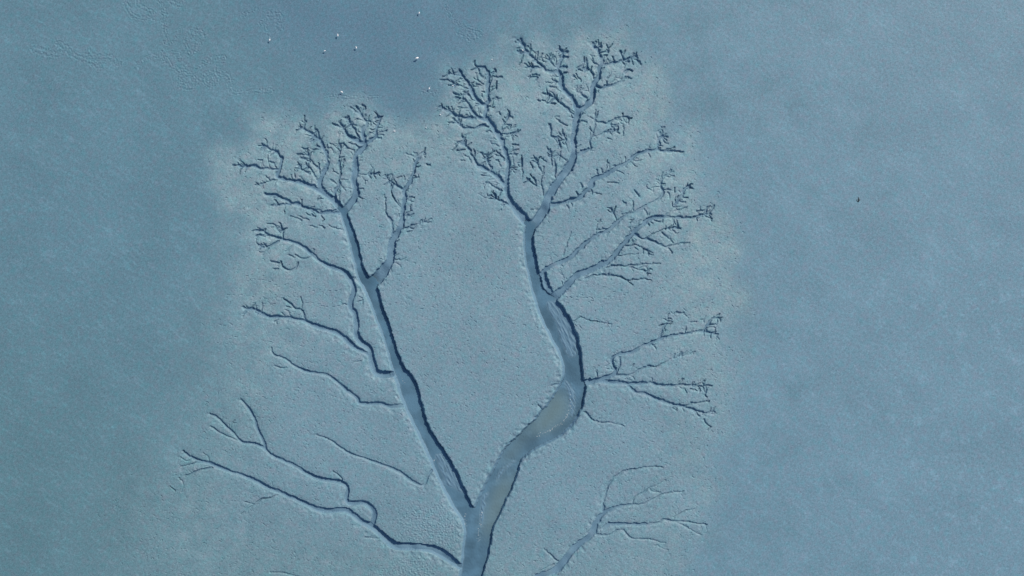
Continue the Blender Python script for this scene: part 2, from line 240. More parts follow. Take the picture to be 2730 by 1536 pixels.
 ('e2', 0, [8.0,34.2,0.3,8.66,34.57,0.3]),
 ('e2', 1, [7.44,33.83,0.24,6.23,34.01,0.24]),
 ('e2', 1, [7.26,32.89,0.3,6.23,33.45,0.24]),
 ('e2', 0, [6.89,32.8,0.24,5.49,32.89,0.24]),
 ('e2', 0, [7.07,32.15,0.3,6.05,32.15,0.3]),
 ('e2', 1, [9.96,27.77,0.42,9.59,27.86,0.4,8.75,28.7,0.39,8.0,29.45,0.37,7.44,29.73,0.35,6.7,30.47,0.33,5.95,30.94,0.32,5.3,31.12,0.3]),
 ('e2', 0, [6.89,29.45,0.36,6.14,29.63,0.34,5.58,29.45,0.32,4.93,30.01,0.3]),
 ('e2', 0, [4.46,29.91,0.24,4.09,29.96,0.24]),
 ('e2', 1, [11.92,30.19,0.3,11.26,30.75,0.3,10.15,31.59,0.3,9.96,31.96,0.3]),
 ('e2', 0, [10.89,33.08,0.24,10.52,33.92,0.24,10.15,34.2,0.24]),
 ('e2', 0, [10.33,33.55,0.24,9.68,33.92,0.24]),
 ('e2', 2, [13.31,33.17,0.42,12.94,34.2,0.41,12.48,34.76,0.4,12.1,35.13,0.38,11.92,35.97,0.37,11.45,36.16,0.36]),
 ('e2', 1, [12.01,34.85,0.3,11.17,35.32,0.3]),
 ('e2', 0, [11.17,34.76,0.3,10.52,34.85,0.3]),
 ('e2', 1, [14.06,35.6,0.3,13.31,35.88,0.3,12.66,36.34,0.3]),
 ('e2', 2, [14.43,35.64,0.42,15.74,35.92,0.41,16.48,36.11,0.4,17.69,36.34,0.38,18.53,36.71,0.37,19.84,36.99,0.36]),
 ('e2', 0, [16.48,36.25,0.3,16.11,36.99,0.24]),
 ('e2', 1, [17.88,36.44,0.42,17.69,37.27,0.42,17.32,37.83,0.42]),
 ('e2', 0, [18.07,36.25,0.24,18.72,36.16,0.3]),
 ('e2', 2, [13.31,32.34,0.48,14.15,32.06,0.45,15.08,32.34,0.42,16.39,32.52,0.39,17.13,32.8,0.36,17.79,33.36,0.33,18.16,33.92,0.3]),
 ('e2', 1, [15.18,32.62,0.3,15.08,32.99,0.24]),
 ('e2', 1, [18.07,34.57,0.36,19.0,34.94,0.36,19.18,34.67,0.36]),
 ('e2', 1, [14.25,37.55,0.3,14.71,37.74,0.3,15.27,37.55,0.3,15.18,38.02,0.3]),
 ('e2', 0, [13.59,38.3,0.3,14.34,38.48,0.3,14.25,39.14,0.3]),
 ('e2', 0, [12.85,38.76,0.3,12.57,39.32,0.3]),
 ('e2', 0, [13.13,39.04,0.3,13.41,39.42,0.3]),
 ('e2', 1, [14.25,36.9,0.24,15.08,37.09,0.3]),
 ('e2', 1, [10.32,21.29,0.6,11.45,21.9,0.54,12.89,22.31,0.36,12.27,23.44,0.36,12.48,24.06,0.36,13.09,24.88,0.36,13.2,26.11,0.36,13.3,26.63,0.36,13.3,27.86,0.36]),
 ('e2', 2, [12.58,24.16,0.3,13.91,24.57,0.28,15.35,24.88,0.26,16.89,25.19,0.24]),
 ('e2', 2, [13.3,26.52,0.36,14.43,26.42,0.36,15.56,26.32,0.36,16.17,26.83,0.36,17.0,27.24,0.36,18.02,27.35,0.36,18.64,27.04,0.36]),
 ('e2', 0, [15.76,26.22,0.3,16.07,25.7,0.3]),
 ('e2', 0, [17.61,27.35,0.24,17.61,27.86,0.3]),
 ('e2', 0, [8.78,25.91,0.24,7.65,26.52,0.21,6.83,27.14,0.18]),
 ('e2', 1, [7.96,22.62,0.3,7.24,23.75,0.31,6.62,24.16,0.32,6.11,24.37,0.34,6.21,25.29,0.35,5.91,26.01,0.36]),
 ('e2', 1, [9.19,21.8,0.3,8.47,22.62,0.28,8.68,23.75,0.26,8.06,24.78,0.24]),
 ('e2', 0, [9.86,27.76,0.36,8.68,28.58,0.3]),
 ('e2', 1, [8.88,20.16,0.27,7.75,21.08,0.26,7.14,21.49,0.24]),
 ('e2', 0, [7.03,17.28,0.3,6.73,18.41,0.3,6.93,19.64,0.3,6.73,20.57,0.3]),
 ('e2', 1, [6.42,19.64,0.3,6.21,20.67,0.3,6.42,21.49,0.3,6.11,22.11,0.3]),
 ('e2', 0, [5.11,14.83,0.3,4.65,16.14,0.28,4.65,16.97,0.27,4.83,18.09,0.26,5.02,19.3,0.24]),
 ('e2', 1, [3.9,16.42,0.3,2.88,17.07,0.27,2.32,17.35,0.24]),
 ('e2', 0, [3.9,16.79,0.3,2.97,18.19,0.24]),
 ('e2', 1, [4.65,18.37,0.24,4.09,19.86,0.24,3.71,20.7,0.24]),
 ('e2', 0, [3.25,19.21,0.3,2.97,20.05,0.24]),
 ('e2', 0, [5.48,20.24,0.24,4.74,20.7,0.24]),
 ('e3', 2, [5.95,13.25,0.84,6.51,13.25,0.72,8.0,13.71,0.6,9.4,13.99,0.54,11.07,14.46,0.54,11.73,15.48,0.6,12.9,16.69,0.66]),
 ('e3', 2, [12.27,16.36,0.66,13.09,17.38,0.66,14.74,18.0,0.6,15.97,18.72,0.6,17.2,19.54,0.54,18.54,19.95,0.48,18.95,20.77,0.54,19.97,21.49,0.54,21.1,21.8,0.48,22.64,22.01,0.42,23.36,22.31,0.36,23.26,23.13,0.36,23.57,24.06,0.36,24.18,24.26,0.36,24.8,24.21,0.36]),
 ('e3', 0, [23.26,22.21,0.36,23.77,21.8,0.34,25.01,21.9,0.33,26.24,21.85,0.32,27.26,21.8,0.3]),
 ('e3', 0, [24.7,22.11,0.24,25.93,22.47,0.24]),
 ('e3', 1, [23.77,24.37,0.36,23.26,25.19,0.3,23.98,25.29,0.24]),
 ('e3', 0, [18.64,19.95,0.3,19.97,19.54,0.24]),
 ('e3', 1, [19.15,19.95,0.24,19.36,20.57,0.24]),
 ('e3', 0, [16.69,18.72,0.3,17.92,18.21,0.18]),
 ('e3', 1, [15.04,18.62,0.24,15.25,20.47,0.18]),
 ('e3', 0, [14.63,18.1,0.3,14.12,19.13,0.24]),
 ('e3', 0, [13.71,17.8,0.24,13.5,19.03,0.24]),
 ('e3', 0, [15.35,16.97,0.24,17.1,16.77,0.18]),
 ('e3', 0, [18.02,19.95,0.24,18.02,20.88,0.18]),
 ('e3', 0, [13.61,15.13,0.3,14.33,14.97,0.24]),
 ('e4', 1, [4.16,1.76,0.84,4.68,2.28,0.72,5.47,3.06,0.66,7.16,3.85,0.6,8.99,4.63,0.54,10.55,5.93,0.54,11.99,7.5,0.54,13.29,8.28,0.54,15.25,9.19,0.54,16.94,10.63,0.48,18.12,11.67,0.48,20.07,12.19,0.42,21.77,13.37,0.36,23.6,14.28,0.36,24.29,15.32,0.36,23.78,15.95,0.36,23.78,16.86,0.36,24.18,17.59,0.36,25.0,18.21,0.36,25.41,18.92,0.36]),
 ('e4', 0, [25.21,18.1,0.3,25.83,17.9,0.3]),
 ('e4', 0, [23.98,17.59,0.24,23.46,17.9,0.24]),
 ('e4', 2, [24.18,15.64,0.3,25.21,15.74,0.24]),
 ('e4', 1, [13.55,8.8,0.24,13.42,9.06,0.21,13.68,10.63,0.18]),
 ('e4', 0, [13.55,9.19,0.24,15.38,9.58,0.18]),
 ('e4', 1, [16.68,10.76,0.24,15.9,12.71,0.24]),
 ('e4', 1, [19.42,12.32,0.24,19.29,13.89,0.24]),
 ('e4', 0, [17.47,11.67,0.24,19.03,12.32,0.18]),
 ('e4', 0, [8.2,5.28,0.24,8.86,7.5,0.21,9.51,8.93,0.18]),
 ('e4', 0, [19.55,12.19,0.3,20.47,12.32,0.24]),
 ('e4', 0, [20.18,14.82,0.3,19.67,15.54,0.3]),
 ('e5', 2, [5.6,-2.15,1.56,7.16,-1.11,1.2,8.33,-0.2,1.08,9.25,0.85,0.96,10.16,1.89,0.96,11.99,2.67,0.9,13.94,3.45,0.84,15.64,4.37,0.78,16.81,5.8,0.72,18.25,7.63,0.66,19.55,9.06,0.6,20.99,10.37,0.6,22.42,11.28,0.54,24.38,11.41,0.48,26.33,11.21,0.42,28.03,11.21,0.42,29.6,11.54,0.42,30.9,11.8,0.36,31.81,11.8,0.3]),
 ('e5', 1, [31.03,11.8,0.36,31.03,12.85,0.33,31.55,12.98,0.3]),
 ('e5', 2, [24.51,11.54,0.3,25.68,12.85,0.27,26.6,14.02,0.24]),
 ('e5', 1, [26.07,12.32,0.3,27.77,12.85,0.3]),
 ('e5', 1, [29.47,12.32,0.3,30.77,12.32,0.3]),
 ('e5', 1, [26.34,13.59,0.36,26.75,14.3,0.36,27.37,14.92,0.36,27.26,15.54,0.36,28.19,16.25,0.36]),
 ('e5', 0, [27.37,14.41,0.3,27.98,14.41,0.3]),
 ('e5', 0, [26.03,15.33,0.24,26.03,16.05,0.24]),
 ('e5', 0, [19.68,8.41,0.42,21.12,7.89,0.39,22.42,7.63,0.37,23.6,6.98,0.34,24.64,6.45,0.32,25.81,6.85,0.29,26.73,6.98,0.27,28.29,7.24,0.24]),
 ('e5', 0, [25.81,7.24,0.3,25.03,8.02,0.27,23.99,8.67,0.24]),
 ('e5', 0, [24.64,6.45,0.3,25.42,6.06,0.27,25.55,5.41,0.24]),
 ('e5', 1, [21.64,8.08,0.24,22.94,8.93,0.22,24.77,9.45,0.2,26.99,9.65,0.18]),
 ('e5', 1, [18.25,6.71,0.3,19.55,6.98,0.26,20.99,6.45,0.22,22.03,5.41,0.18]),
 ('e5', 0, [17.07,5.15,0.24,18.25,5.28,0.21,20.07,5.41,0.18]),
 ('e5', 0, [15.12,3.32,0.33,16.55,3.52,0.31,18.9,3.58,0.28,21.77,3.85,0.26,23.73,3.85,0.24]),
 ('e5', 1, [18.9,3.32,0.24,21.77,2.67,0.24]),
 ('e5', 0, [14.33,2.02,0.36,16.55,2.02,0.32,17.6,1.63,0.29,18.51,1.24,0.25,20.47,1.37,0.22,22.29,1.3,0.18]),
 ('e5', 0, [11.6,1.5,0.3,13.42,2.15,0.27,14.47,2.02,0.24]),
 ('e5', 0, [18.51,1.24,0.24,19.42,0.45,0.18]),
 ('e6', 0, [9.84,-5.19,0.24,11.03,-4.59,0.22,12.52,-5.26,0.21,13.86,-5.34,0.2,15.8,-5.86,0.18]),
 ('e6', 1, [11.48,-15.18,0.96,13.86,-14.73,0.78,16.25,-13.98,0.6,16.69,-13.39,0.48,15.95,-12.05,0.48,15.87,-10.93,0.48,17.59,-10.63,0.48,19.38,-10.18,0.48,21.31,-9.14,0.45,23.4,-8.32,0.42,25.34,-7.65,0.4,27.58,-7.42,0.39,30.41,-6.9,0.38,32.79,-7.42,0.36]),
 ('e6', 0, [16.84,-13.24,0.3,17.29,-12.34,0.3,17.22,-11.15,0.3]),
 ('e6', 1, [23.55,-8.17,0.3,24.15,-6.38,0.28,24.89,-5.49,0.26,25.04,-4.14,0.24]),
 ('e6', 0, [27.58,-7.28,0.24,27.87,-6.23,0.18]),
 ('e6', 1, [30.71,-6.98,0.36,31.45,-5.49,0.36,32.2,-4.74,0.36,33.24,-4.89,0.36]),
 ('e6', 1, [31.45,-5.93,0.36,32.64,-5.78,0.3]),
 ('e6', 0, [32.5,-4.74,0.24,33.24,-4.14,0.24]),
 ('e6', 1, [25.94,-4.14,0.36,27.58,-4.0,0.3]),
 ('e6', 0, [28.62,-5.56,0.3,29.51,-5.34,0.24]),
 ('e6', 1, [16.4,-13.98,0.42,18.33,-14.06,0.39,19.53,-13.83,0.36,20.57,-12.94,0.33,22.06,-12.57,0.3,23.55,-12.49,0.27,25.04,-11.6,0.24,26.83,-10.85,0.21,29.07,-10.55,0.18]),
 ('e6', 1, [13.12,-14.88,0.72,15.35,-15.03,0.66,17.59,-15.18,0.66,19.08,-15.47,0.6,21.31,-15.18,0.48,23.55,-15.55,0.44,25.34,-15.7,0.41,27.28,-15.47,0.37,29.51,-15.77,0.34,31.9,-15.7,0.3]),
 ('e6', 1, [29.51,-15.62,0.24,30.86,-14.73,0.24]),
 ('e6', 0, [28.62,-16.37,0.24,29.96,-16.52,0.18]),
 ('e6', 1, [18.63,-15.7,0.54,19.68,-16.67,0.6,21.31,-16.96,0.54,22.95,-17.71,0.48,24.74,-18.46,0.46,27.28,-18.9,0.43,28.62,-19.35,0.41,30.26,-19.95,0.38,32.35,-20.02,0.36]),
 ('e6', 0, [27.72,-18.75,0.27,29.51,-18.46,0.26,31.45,-18.16,0.24]),
 ('e6', 0, [29.36,-19.95,0.3,29.96,-20.54,0.3]),
 ('e6', 1, [25.64,-19.2,0.24,26.38,-19.65,0.24]),
 ('e6', 0, [11.66,-19.89,0.36,12.75,-21.1,0.32,14.2,-21.7,0.27,15.53,-21.46,0.22,17.96,-22.19,0.18]),
 ('e6', 0, [7.66,-15.65,0.42,6.93,-15.53,0.36,6.33,-15.59,0.3]),
 ('e6', 0, [4.15,-18.8,0.24,4.75,-19.4,0.24]),
 ('e7', 1, [3.5,-47.16,1.2,4.48,-46.09,1.2,6.99,-45.35,1.08,8.11,-44.09,1.08,9.09,-42.69,1.08,10.07,-41.43,1.02,12.44,-39.9,0.84,13.14,-38.5,1.14,13.56,-37.1,0.96,14.68,-35.98,0.54,16.36,-35.14,0.48,17.89,-34.86,0.42,19.29,-34.66,0.42,20.55,-34.73,0.36,21.95,-34.17,0.33,23.34,-33.47,0.3,24.46,-32.77,0.27,27.26,-32.63,0.24]),
 ('e7', 2, [19.29,-34.59,0.3,19.43,-33.61,0.29,21.11,-32.63,0.28,22.23,-31.93,0.26,23.62,-31.37,0.25,24.6,-30.81,0.24]),
 ('e7', 0, [22.09,-32.21,0.36,22.23,-32.49,0.33,23.62,-32.77,0.3]),
 ('e7', 0, [14.54,-35.84,0.48,14.54,-33.75,0.42,15.24,-31.93,0.39,15.8,-30.67,0.36,17.47,-29.55,0.33,19.57,-28.99,0.3,21.95,-28.58,0.27,24.04,-28.72,0.24]),
 ('e7', 1, [14.54,-38.5,0.48,15.52,-37.87,0.51,17.47,-37.8,0.54,19.57,-37.87,0.5,21.67,-37.87,0.45,23.06,-37.73,0.41,24.46,-37.1,0.37,26.56,-37.38,0.33,28.65,-37.52,0.28,31.17,-37.94,0.24]),
 ('e7', 0, [13.14,-39.48,0.36,14.68,-39.62,0.35,16.08,-39.34,0.33,17.19,-38.64,0.32,17.75,-38.64,0.31,18.45,-39.62,0.29,19.01,-40.18,0.28,20.97,-40.18,0.27,22.78,-40.39,0.25,24.46,-40.87,0.24]),
 ('e7', 1, [25.86,-37.24,0.3,26.98,-37.8,0.26,28.65,-38.78,0.22,30.33,-39.62,0.18]),
 ('e7', 1, [25.86,-36.68,0.24,27.26,-35.7,0.21,29.35,-35.42,0.18]),
 ('e7', 0, [7.55,-43.95,0.3,6.85,-43.39,0.27,5.17,-41.85,0.24]),
 ('e7', 0, [3.64,-46.05,0.27,5.17,-44.79,0.26,6.71,-44.23,0.24]),
 ('e7', 0, [22.78,-41.15,0.18,25.02,-41.99,0.18]),
]
ZONES = [["halo",[[-3.69,36.54],[2.67,37.81],[10.3,40.36],[17.29,39.72],[23.02,35.91],[25.56,31.46],[26.2,26.37],[28.74,22.55],[30.65,18.1],[34.46,13.02],[35.73,6.66],[36.37,0.3],[36.37,-4.79],[35.73,-11.15],[35.73,-17.51],[35.1,-23.86],[32.56,-28.95],[31.92,-34.04],[30.65,-40.4],[28.74,-46.06],[28.74,-62.02],[-62.82,-62.02],[-63.46,-36.58],[-60.92,-32.13],[-55.19,-27.68],[-50.74,-22.59],[-46.29,-17.51],[-46.29,-11.15],[-46.29,-3.52],[-44.38,2.21],[-45.02,7.93],[-45.66,13.02],[-47.56,18.74],[-46.29,22.55],[-41.2,25.1],[-33.57,27.0],[-27.22,28.91],[-23.4,29.87],[-19.59,28.28],[-16.41,25.73],[-12.59,25.1],[-11.96,28.91],[-10.05,33.36]]],["dark",[[-47.56,51.17],[0.76,51.17],[-3.05,42.26],[-6.23,37.18],[-11.32,33.36],[-12.59,24.46],[-19.59,27.64],[-25.94,28.91],[-31.03,33.36],[-38.03,38.45]]],["bar",[[5.66,-2.36],[8.64,-1.46],[9.17,-5.19],[10.13,-6.08],[10.66,-9.06],[10.13,-11.15],[9.24,-11.15],[8.05,-9.06],[6.41,-4.59]]],["bar",[[-12.5,-26.89],[-11.17,-26.55],[-9.02,-29.37],[-7.69,-32.35],[-8.85,-32.85],[-10.18,-31.19],[-11.67,-29.04]]],["bar",[[8.27,-14.2],[9.48,-15.04],[10.27,-16.86],[10.08,-19.52],[9.24,-20.98],[9.42,-18.8],[9.3,-16.86]]],["bar",[[-2.21,-29.47],[0.28,-27.38],[0.93,-27.51],[-1.42,-29.61],[-2.6,-31.44],[-3.25,-32.61]]],["bar",[[-4.24,-32.75],[-3.52,-32.61],[-4.3,-35.23],[-4.82,-38.89],[-5.22,-38.63],[-4.82,-35.49]]],["silt",[[6.81,-16.13],[8.99,-17.1],[9.36,-19.04],[8.75,-20.74],[7.66,-21.95],[5.6,-23.04],[3.42,-23.76],[2.21,-23.4],[4.51,-20.13]]],["silt",[[2.21,-23.52],[4.51,-20.01],[5.0,-20.74],[2.7,-23.88],[-1.42,-28.49],[-3.12,-28.49]]],["silt",[[1.32,-29.08],[-0.51,-33.66],[-2.21,-37.46],[-2.86,-38.89],[-4.3,-40.86],[-4.82,-39.55],[-4.43,-36.28],[-2.86,-32.09],[-0.77,-30.39]]],["rough",[[-18.3,-35.49],[-15.03,-34.97],[-11.76,-34.45],[-9.4,-35.75],[-8.1,-38.24],[-8.88,-40.2],[-9.93,-41.9],[-12.41,-40.73],[-15.68,-40.6],[-18.3,-40.6]]],["rough",[[-23.53,-45.44],[-19.61,-44.13],[-16.34,-42.69],[-13.07,-42.82],[-11.76,-44.52],[-12.02,-48.05],[-23.53,-48.05]]],["rough",[[-15.81,-27.38],[-14.15,-27.38],[-13.82,-28.87],[-15.31,-29.37]]],["rough",[[-18.17,-30.78],[-16.99,-30.78],[-16.86,-31.96],[-18.17,-32.09]]],["deep",[[10.93,-18.07],[11.78,-19.52],[9.96,-21.95],[5.24,-24.25],[1.73,-25.94],[-0.7,-27.28],[-2.15,-28.49],[1.0,-24.61],[5.24,-23.28],[8.27,-21.58],[9.96,-20.01]]],["deep",[[8.27,-11.05],[10.69,-10.8],[11.17,-14.32],[9.96,-14.32],[8.63,-13.11]]],["deep",[[4.02,-3.1],[5.96,-3.85],[8.94,-8.47],[10.73,-11.45],[9.24,-13.24],[8.2,-11.15],[6.71,-8.47],[5.07,-5.78]]],["deep",[[-12.54,-28.69],[-10.97,-30.52],[-7.57,-34.58],[-7.57,-35.49],[-9.14,-33.92],[-10.97,-31.7]]],["deep",[[-7.83,-41.51],[-5.74,-40.2],[-5.74,-44.13],[-8.1,-44.52]]],["deep",[[-25.08,3.43],[-23.85,2.43],[-22.62,-0.15],[-21.95,-2.38],[-21.05,-5.18],[-21.72,-3.5],[-22.84,-1.93],[-24.07,0.53]]],["deep",[[-13.82,-23.57],[-12.5,-26.06],[-11.5,-29.37],[-13.16,-27.05],[-14.15,-24.9]]],["ripple",[[8.27,-14.07],[9.96,-14.92],[10.69,-16.62],[10.57,-19.04],[9.72,-21.22],[8.99,-20.61],[9.48,-18.8],[9.36,-16.62]]],["ripple",[[-2.86,-29.74],[-0.9,-27.9],[0.54,-27.12],[1.06,-27.9],[-1.29,-29.74],[-2.6,-30.52]]],["ripple",[[-5.48,-37.32],[-4.82,-37.32],[-4.96,-40.2],[-5.61,-40.6]]]]
TRACKS = [[0.54,[[-61.83,46.73],[-61.51,44.45],[-61.02,43.63],[-59.06,43.06],[-57.59,43.31],[-57.27,43.96],[-58.73,44.78],[-59.88,45.1],[-59.71,46.08]]],[0.48,[[-57.27,46.73],[-55.96,45.26],[-55.64,44.29],[-55.72,42.82],[-55.47,41.19],[-55.47,39.56],[-55.15,39.07]]],[0.48,[[-54.98,46.41],[-53.84,45.1],[-52.87,45.26],[-52.38,46.08]]],[0.54,[[-51.56,37.28],[-50.58,38.58],[-49.28,40.37],[-49.77,41.03],[-50.75,41.19],[-51.89,40.21],[-52.21,38.74],[-51.56,37.44]]],[0.54,[[-55.96,37.44],[-54.98,35.97],[-53.35,34.83],[-52.21,34.18],[-51.56,34.34],[-52.21,35.65]]],[0.48,[[-53.52,33.04],[-52.87,34.01],[-51.4,34.01],[-50.42,33.04],[-50.58,32.06],[-51.89,31.9],[-53.03,32.38],[-53.52,33.04]]],[0.48,[[-52.54,33.04],[-51.4,33.2],[-50.91,32.38],[-52.05,32.38],[-52.54,33.04]]],[0.48,[[-49.6,33.36],[-48.95,34.34],[-47.65,34.34],[-46.83,33.36],[-47.48,32.38],[-48.95,32.38],[-49.6,33.36]]],[0.48,[[-48.79,33.36],[-47.97,33.69],[-47.65,33.04],[-48.63,32.87]]],[0.48,[[-51.4,34.5],[-49.77,35.65],[-47.48,36.79],[-46.02,36.95],[-45.85,36.13],[-47.0,35.97],[-47.32,34.5],[-45.69,34.34],[-45.04,33.2],[-45.04,31.57],[-44.55,31.16],[-42.43,31.49],[-38.52,31.57]]],[0.48,[[-54.82,37.6],[-53.35,37.6],[-53.19,36.3]]],[0.72,[[-76.51,38.09],[-75.37,37.93],[-73.57,37.28],[-72.27,37.6]]],[0.72,[[-72.43,39.07],[-71.78,38.74],[-70.47,37.28],[-68.52,36.46],[-66.89,35.97],[-66.23,35.48]]],[0.72,[[-67.87,37.76],[-66.89,36.95],[-64.93,36.95],[-63.95,36.79],[-63.14,35.81]]],[0.6,[[-66.89,36.3],[-65.58,35.97]]],[0.48,[[-60.2,35.32],[-59.06,36.46],[-57.92,37.11],[-56.94,37.11]]],[0.36,[[-54.33,39.07],[-53.52,40.37],[-52.7,41.68]]],[0.36,[[-43.25,43.63],[-42.1,43.96],[-40.8,44.61]]],[0.42,[[-40.31,42.33],[-39.82,42.66],[-39.5,41.35],[-38.52,40.21]]],[0.6,[[-39.01,43.63],[-37.87,43.96],[-36.89,43.47],[-37.54,42.49],[-37.21,41.51]]],[0.3,[[-10.77,45.09],[-10.19,44.51],[-9.86,43.35],[-8.86,42.52],[-7.95,41.77],[-6.79,41.53],[-5.63,41.28],[-4.8,40.78],[-5.14,40.2],[-6.21,40.04]]],[0.48,[[-6.54,40.78],[-5.55,40.78]]],[0.42,[[-8.7,40.7],[-7.62,40.37],[-6.79,39.87]]],[0.36,[[-44.97,31.31],[-38.45,31.4]]],[0.36,[[-29.64,30.84],[-27.77,30.66],[-25.91,30.47],[-23.11,30.38],[-21.62,30.47]]],[0.3,[[-14.54,31.4],[-11.47,31.21]]]]
FOOTPRINTS = [[[-42.66,2.03],[-40.87,1.47],[-39.19,1.14],[-37.52,0.58],[-35.61,0.24],[-33.83,0.02],[-31.93,-0.21],[-30.25,-0.43],[-28.57,-0.32],[-26.89,-0.48]],[[-45.9,-0.88],[-43.66,-0.99],[-41.76,-1.21],[-39.75,-1.43],[-38.07,-1.43],[-36.29,-1.66],[-35.17,-1.99]],[[-42.1,-2.55],[-39.19,-2.66],[-37.18,-2.44]],[[-33.04,-2.44],[-31.48,-2.66],[-29.8,-2.78],[-28.01,-2.78],[-27.57,-3.0]],[[-18.48,2.2],[-16.47,2.2],[-15.13,1.98],[-13.45,1.87]],[[-20.6,-2.27],[-19.04,-2.61],[-17.92,-2.77],[-16.24,-3.05]],[[14.33,-0.07],[17.07,-0.46],[19.16,-1.24],[21.25,-1.37]],[[9.38,-1.57],[12.64,-1.7],[15.25,-1.63],[18.25,-1.24]]]
FOAM = [[[9.36,-17.1],[9.36,-19.04],[8.87,-20.74],[7.66,-21.95],[5.84,-22.92],[3.91,-23.76]],[[-4.82,-35.75],[-5.09,-37.46],[-5.22,-38.89],[-5.35,-40.6]],[[-7.57,-36.15],[-7.38,-37.46],[-7.44,-38.24]],[[-17.96,-14.3],[-17.38,-15.12]],[[-12.5,-27.55],[-12.33,-27.88]]]

rng = np.random.default_rng(7)
rnd = random.Random(11)

# ------------------------------------------------------------------ raster of the mudflat
STEP = 0.12
X0, X1, Y0, Y1 = -85.2, 85.2, -50.4, 49.8
NX = int(round((X1 - X0) / STEP)) + 1
NY = int(round((Y1 - Y0) / STEP)) + 1
gx = X0 + np.arange(NX) * STEP
gy = Y0 + np.arange(NY) * STEP
GX, GY = np.meshgrid(gx, gy)            # [NY, NX]

def noise(wave, spread=0.5, seed=0, aniso=None):
    """band-passed unit-variance noise; wave = wavelength in metres"""
    r = np.random.default_rng(seed)
    f = np.fft.rfft2(r.standard_normal((NY, NX)))
    ky = np.fft.fftfreq(NY, STEP)[:, None]
    kx = np.fft.rfftfreq(NX, STEP)[None, :]
    if aniso:
        a, s = aniso
        c, n = math.cos(a), math.sin(a)
        u, v = kx * c + ky * n, (-kx * n + ky * c)
        k = np.sqrt((u * s) ** 2 + (v / s) ** 2)
    else:
        k = np.sqrt(kx ** 2 + ky ** 2)
    k[0, 0] = 1e-9
    g = np.exp(-(np.log(k * wave)) ** 2 / (2 * spread ** 2))
    z = np.fft.irfft2(f * g, s=(NY, NX))
    return (z / z.std()).astype(np.float32)

def fractal(wave, octs=5, gain=0.6, seed=0, aniso=None):
    z = np.zeros((NY, NX), np.float32)
    for i in range(octs):
        z += gain ** i * noise(wave / 2 ** i, 0.5, seed + 17 * i, aniso)
    return z / z.std()

def smoothstep(t):
    t = np.clip(t, 0, 1)
    return t * t * (3 - 2 * t)

def blur(a, wave):
    f = np.fft.rfft2(a)
    ky = np.fft.fftfreq(NY, STEP)[:, None]
    kx = np.fft.rfftfreq(NX, STEP)[None, :]
    return np.fft.irfft2(f * np.exp(-2 * (math.pi * wave) ** 2 * (kx ** 2 + ky ** 2)), s=a.shape).astype(np.float32)

def inside(poly, px, py):
    res = np.zeros(px.shape, bool)
    n = len(poly)
    for i in range(n):
        xa, ya = poly[i]
        xb, yb = poly[(i + 1) % n]
        if ya == yb:
            continue
        cond = ((ya > py) != (yb > py)) & (px < (xb - xa) * (py - ya) / (yb - ya) + xa)
        res ^= cond
    return res

def zone(name, soft, wx, wy):
    m = np.zeros((NY, NX), np.float32)
    for nm, poly in ZONES:
        if nm == name:
            m = np.maximum(m, inside(poly, GX + wx, GY + wy).astype(np.float32))
    return np.clip(blur(m, soft), 0, 1)

def chaikin(p, n=2):
    p = np.asarray(p, float)
    for _ in range(n):
        q = np.empty((2 * len(p) - 2, p.shape[1]))
        q[0::2] = 0.75 * p[:-1] + 0.25 * p[1:]
        q[1::2] = 0.25 * p[:-1] + 0.75 * p[1:]
        p = np.vstack([p[:1], q, p[-1:]])
    return p

# ragged banks come from warping the coordinates the channels are measured in
WX = 0.05 * noise(0.9, 0.5, 1) + 0.085 * noise(2.6, 0.6, 2)
WY = 0.05 * noise(0.9, 0.5, 3) + 0.085 * noise(2.6, 0.6, 4)
UX, UY = GX + WX, GY + WY
SMOOTH = {'wt': .55, 'et': .55, 'w1': .8, 'w4': .8, 'wa': .8, 'wh': .8, 'e1': .8, 'e2': .8, 'e3': .8, 'wb': .45, 'wc': .45, 'wd': .3, 'we': .3, 'wf': .4, 'wg': .3, 'e7': .6, 'e6': .7, 'e5': .8, 'e4': .7}

SH = np.clip(noise(2.0, 0.6, 5), -2, 2)
DM = np.clip(1.0 + 0.16 * noise(6.5, 0.6, 6), 0.6, 1.35)   # beds scoured unevenly
BM = np.clip(1.15 + 0.45 * noise(5.0, 0.6, 7), 0.7, 2.0)                                  # banks slumped or fresh
Z = np.zeros((NY, NX), np.float32)
OWN = np.full((NY, NX), -1, np.int16)
LEVEL = np.full((NY, NX), -9.0, np.float32)
SHALLOW = {'e7': .72, 'e6': .9, 'wg': .75, 'wd': .85, 'e4': .85}
SYSTEMS = []
for s_, _, _ in CREEKS:
    k_ = s_
    if k_ not in SYSTEMS:
        SYSTEMS.append(k_)
sunx, suny = math.sin(SUN_AZ), math.cos(SUN_AZ)

def depth_of(w):
    return np.minimum(0.82, 0.19 + 0.31 * w)

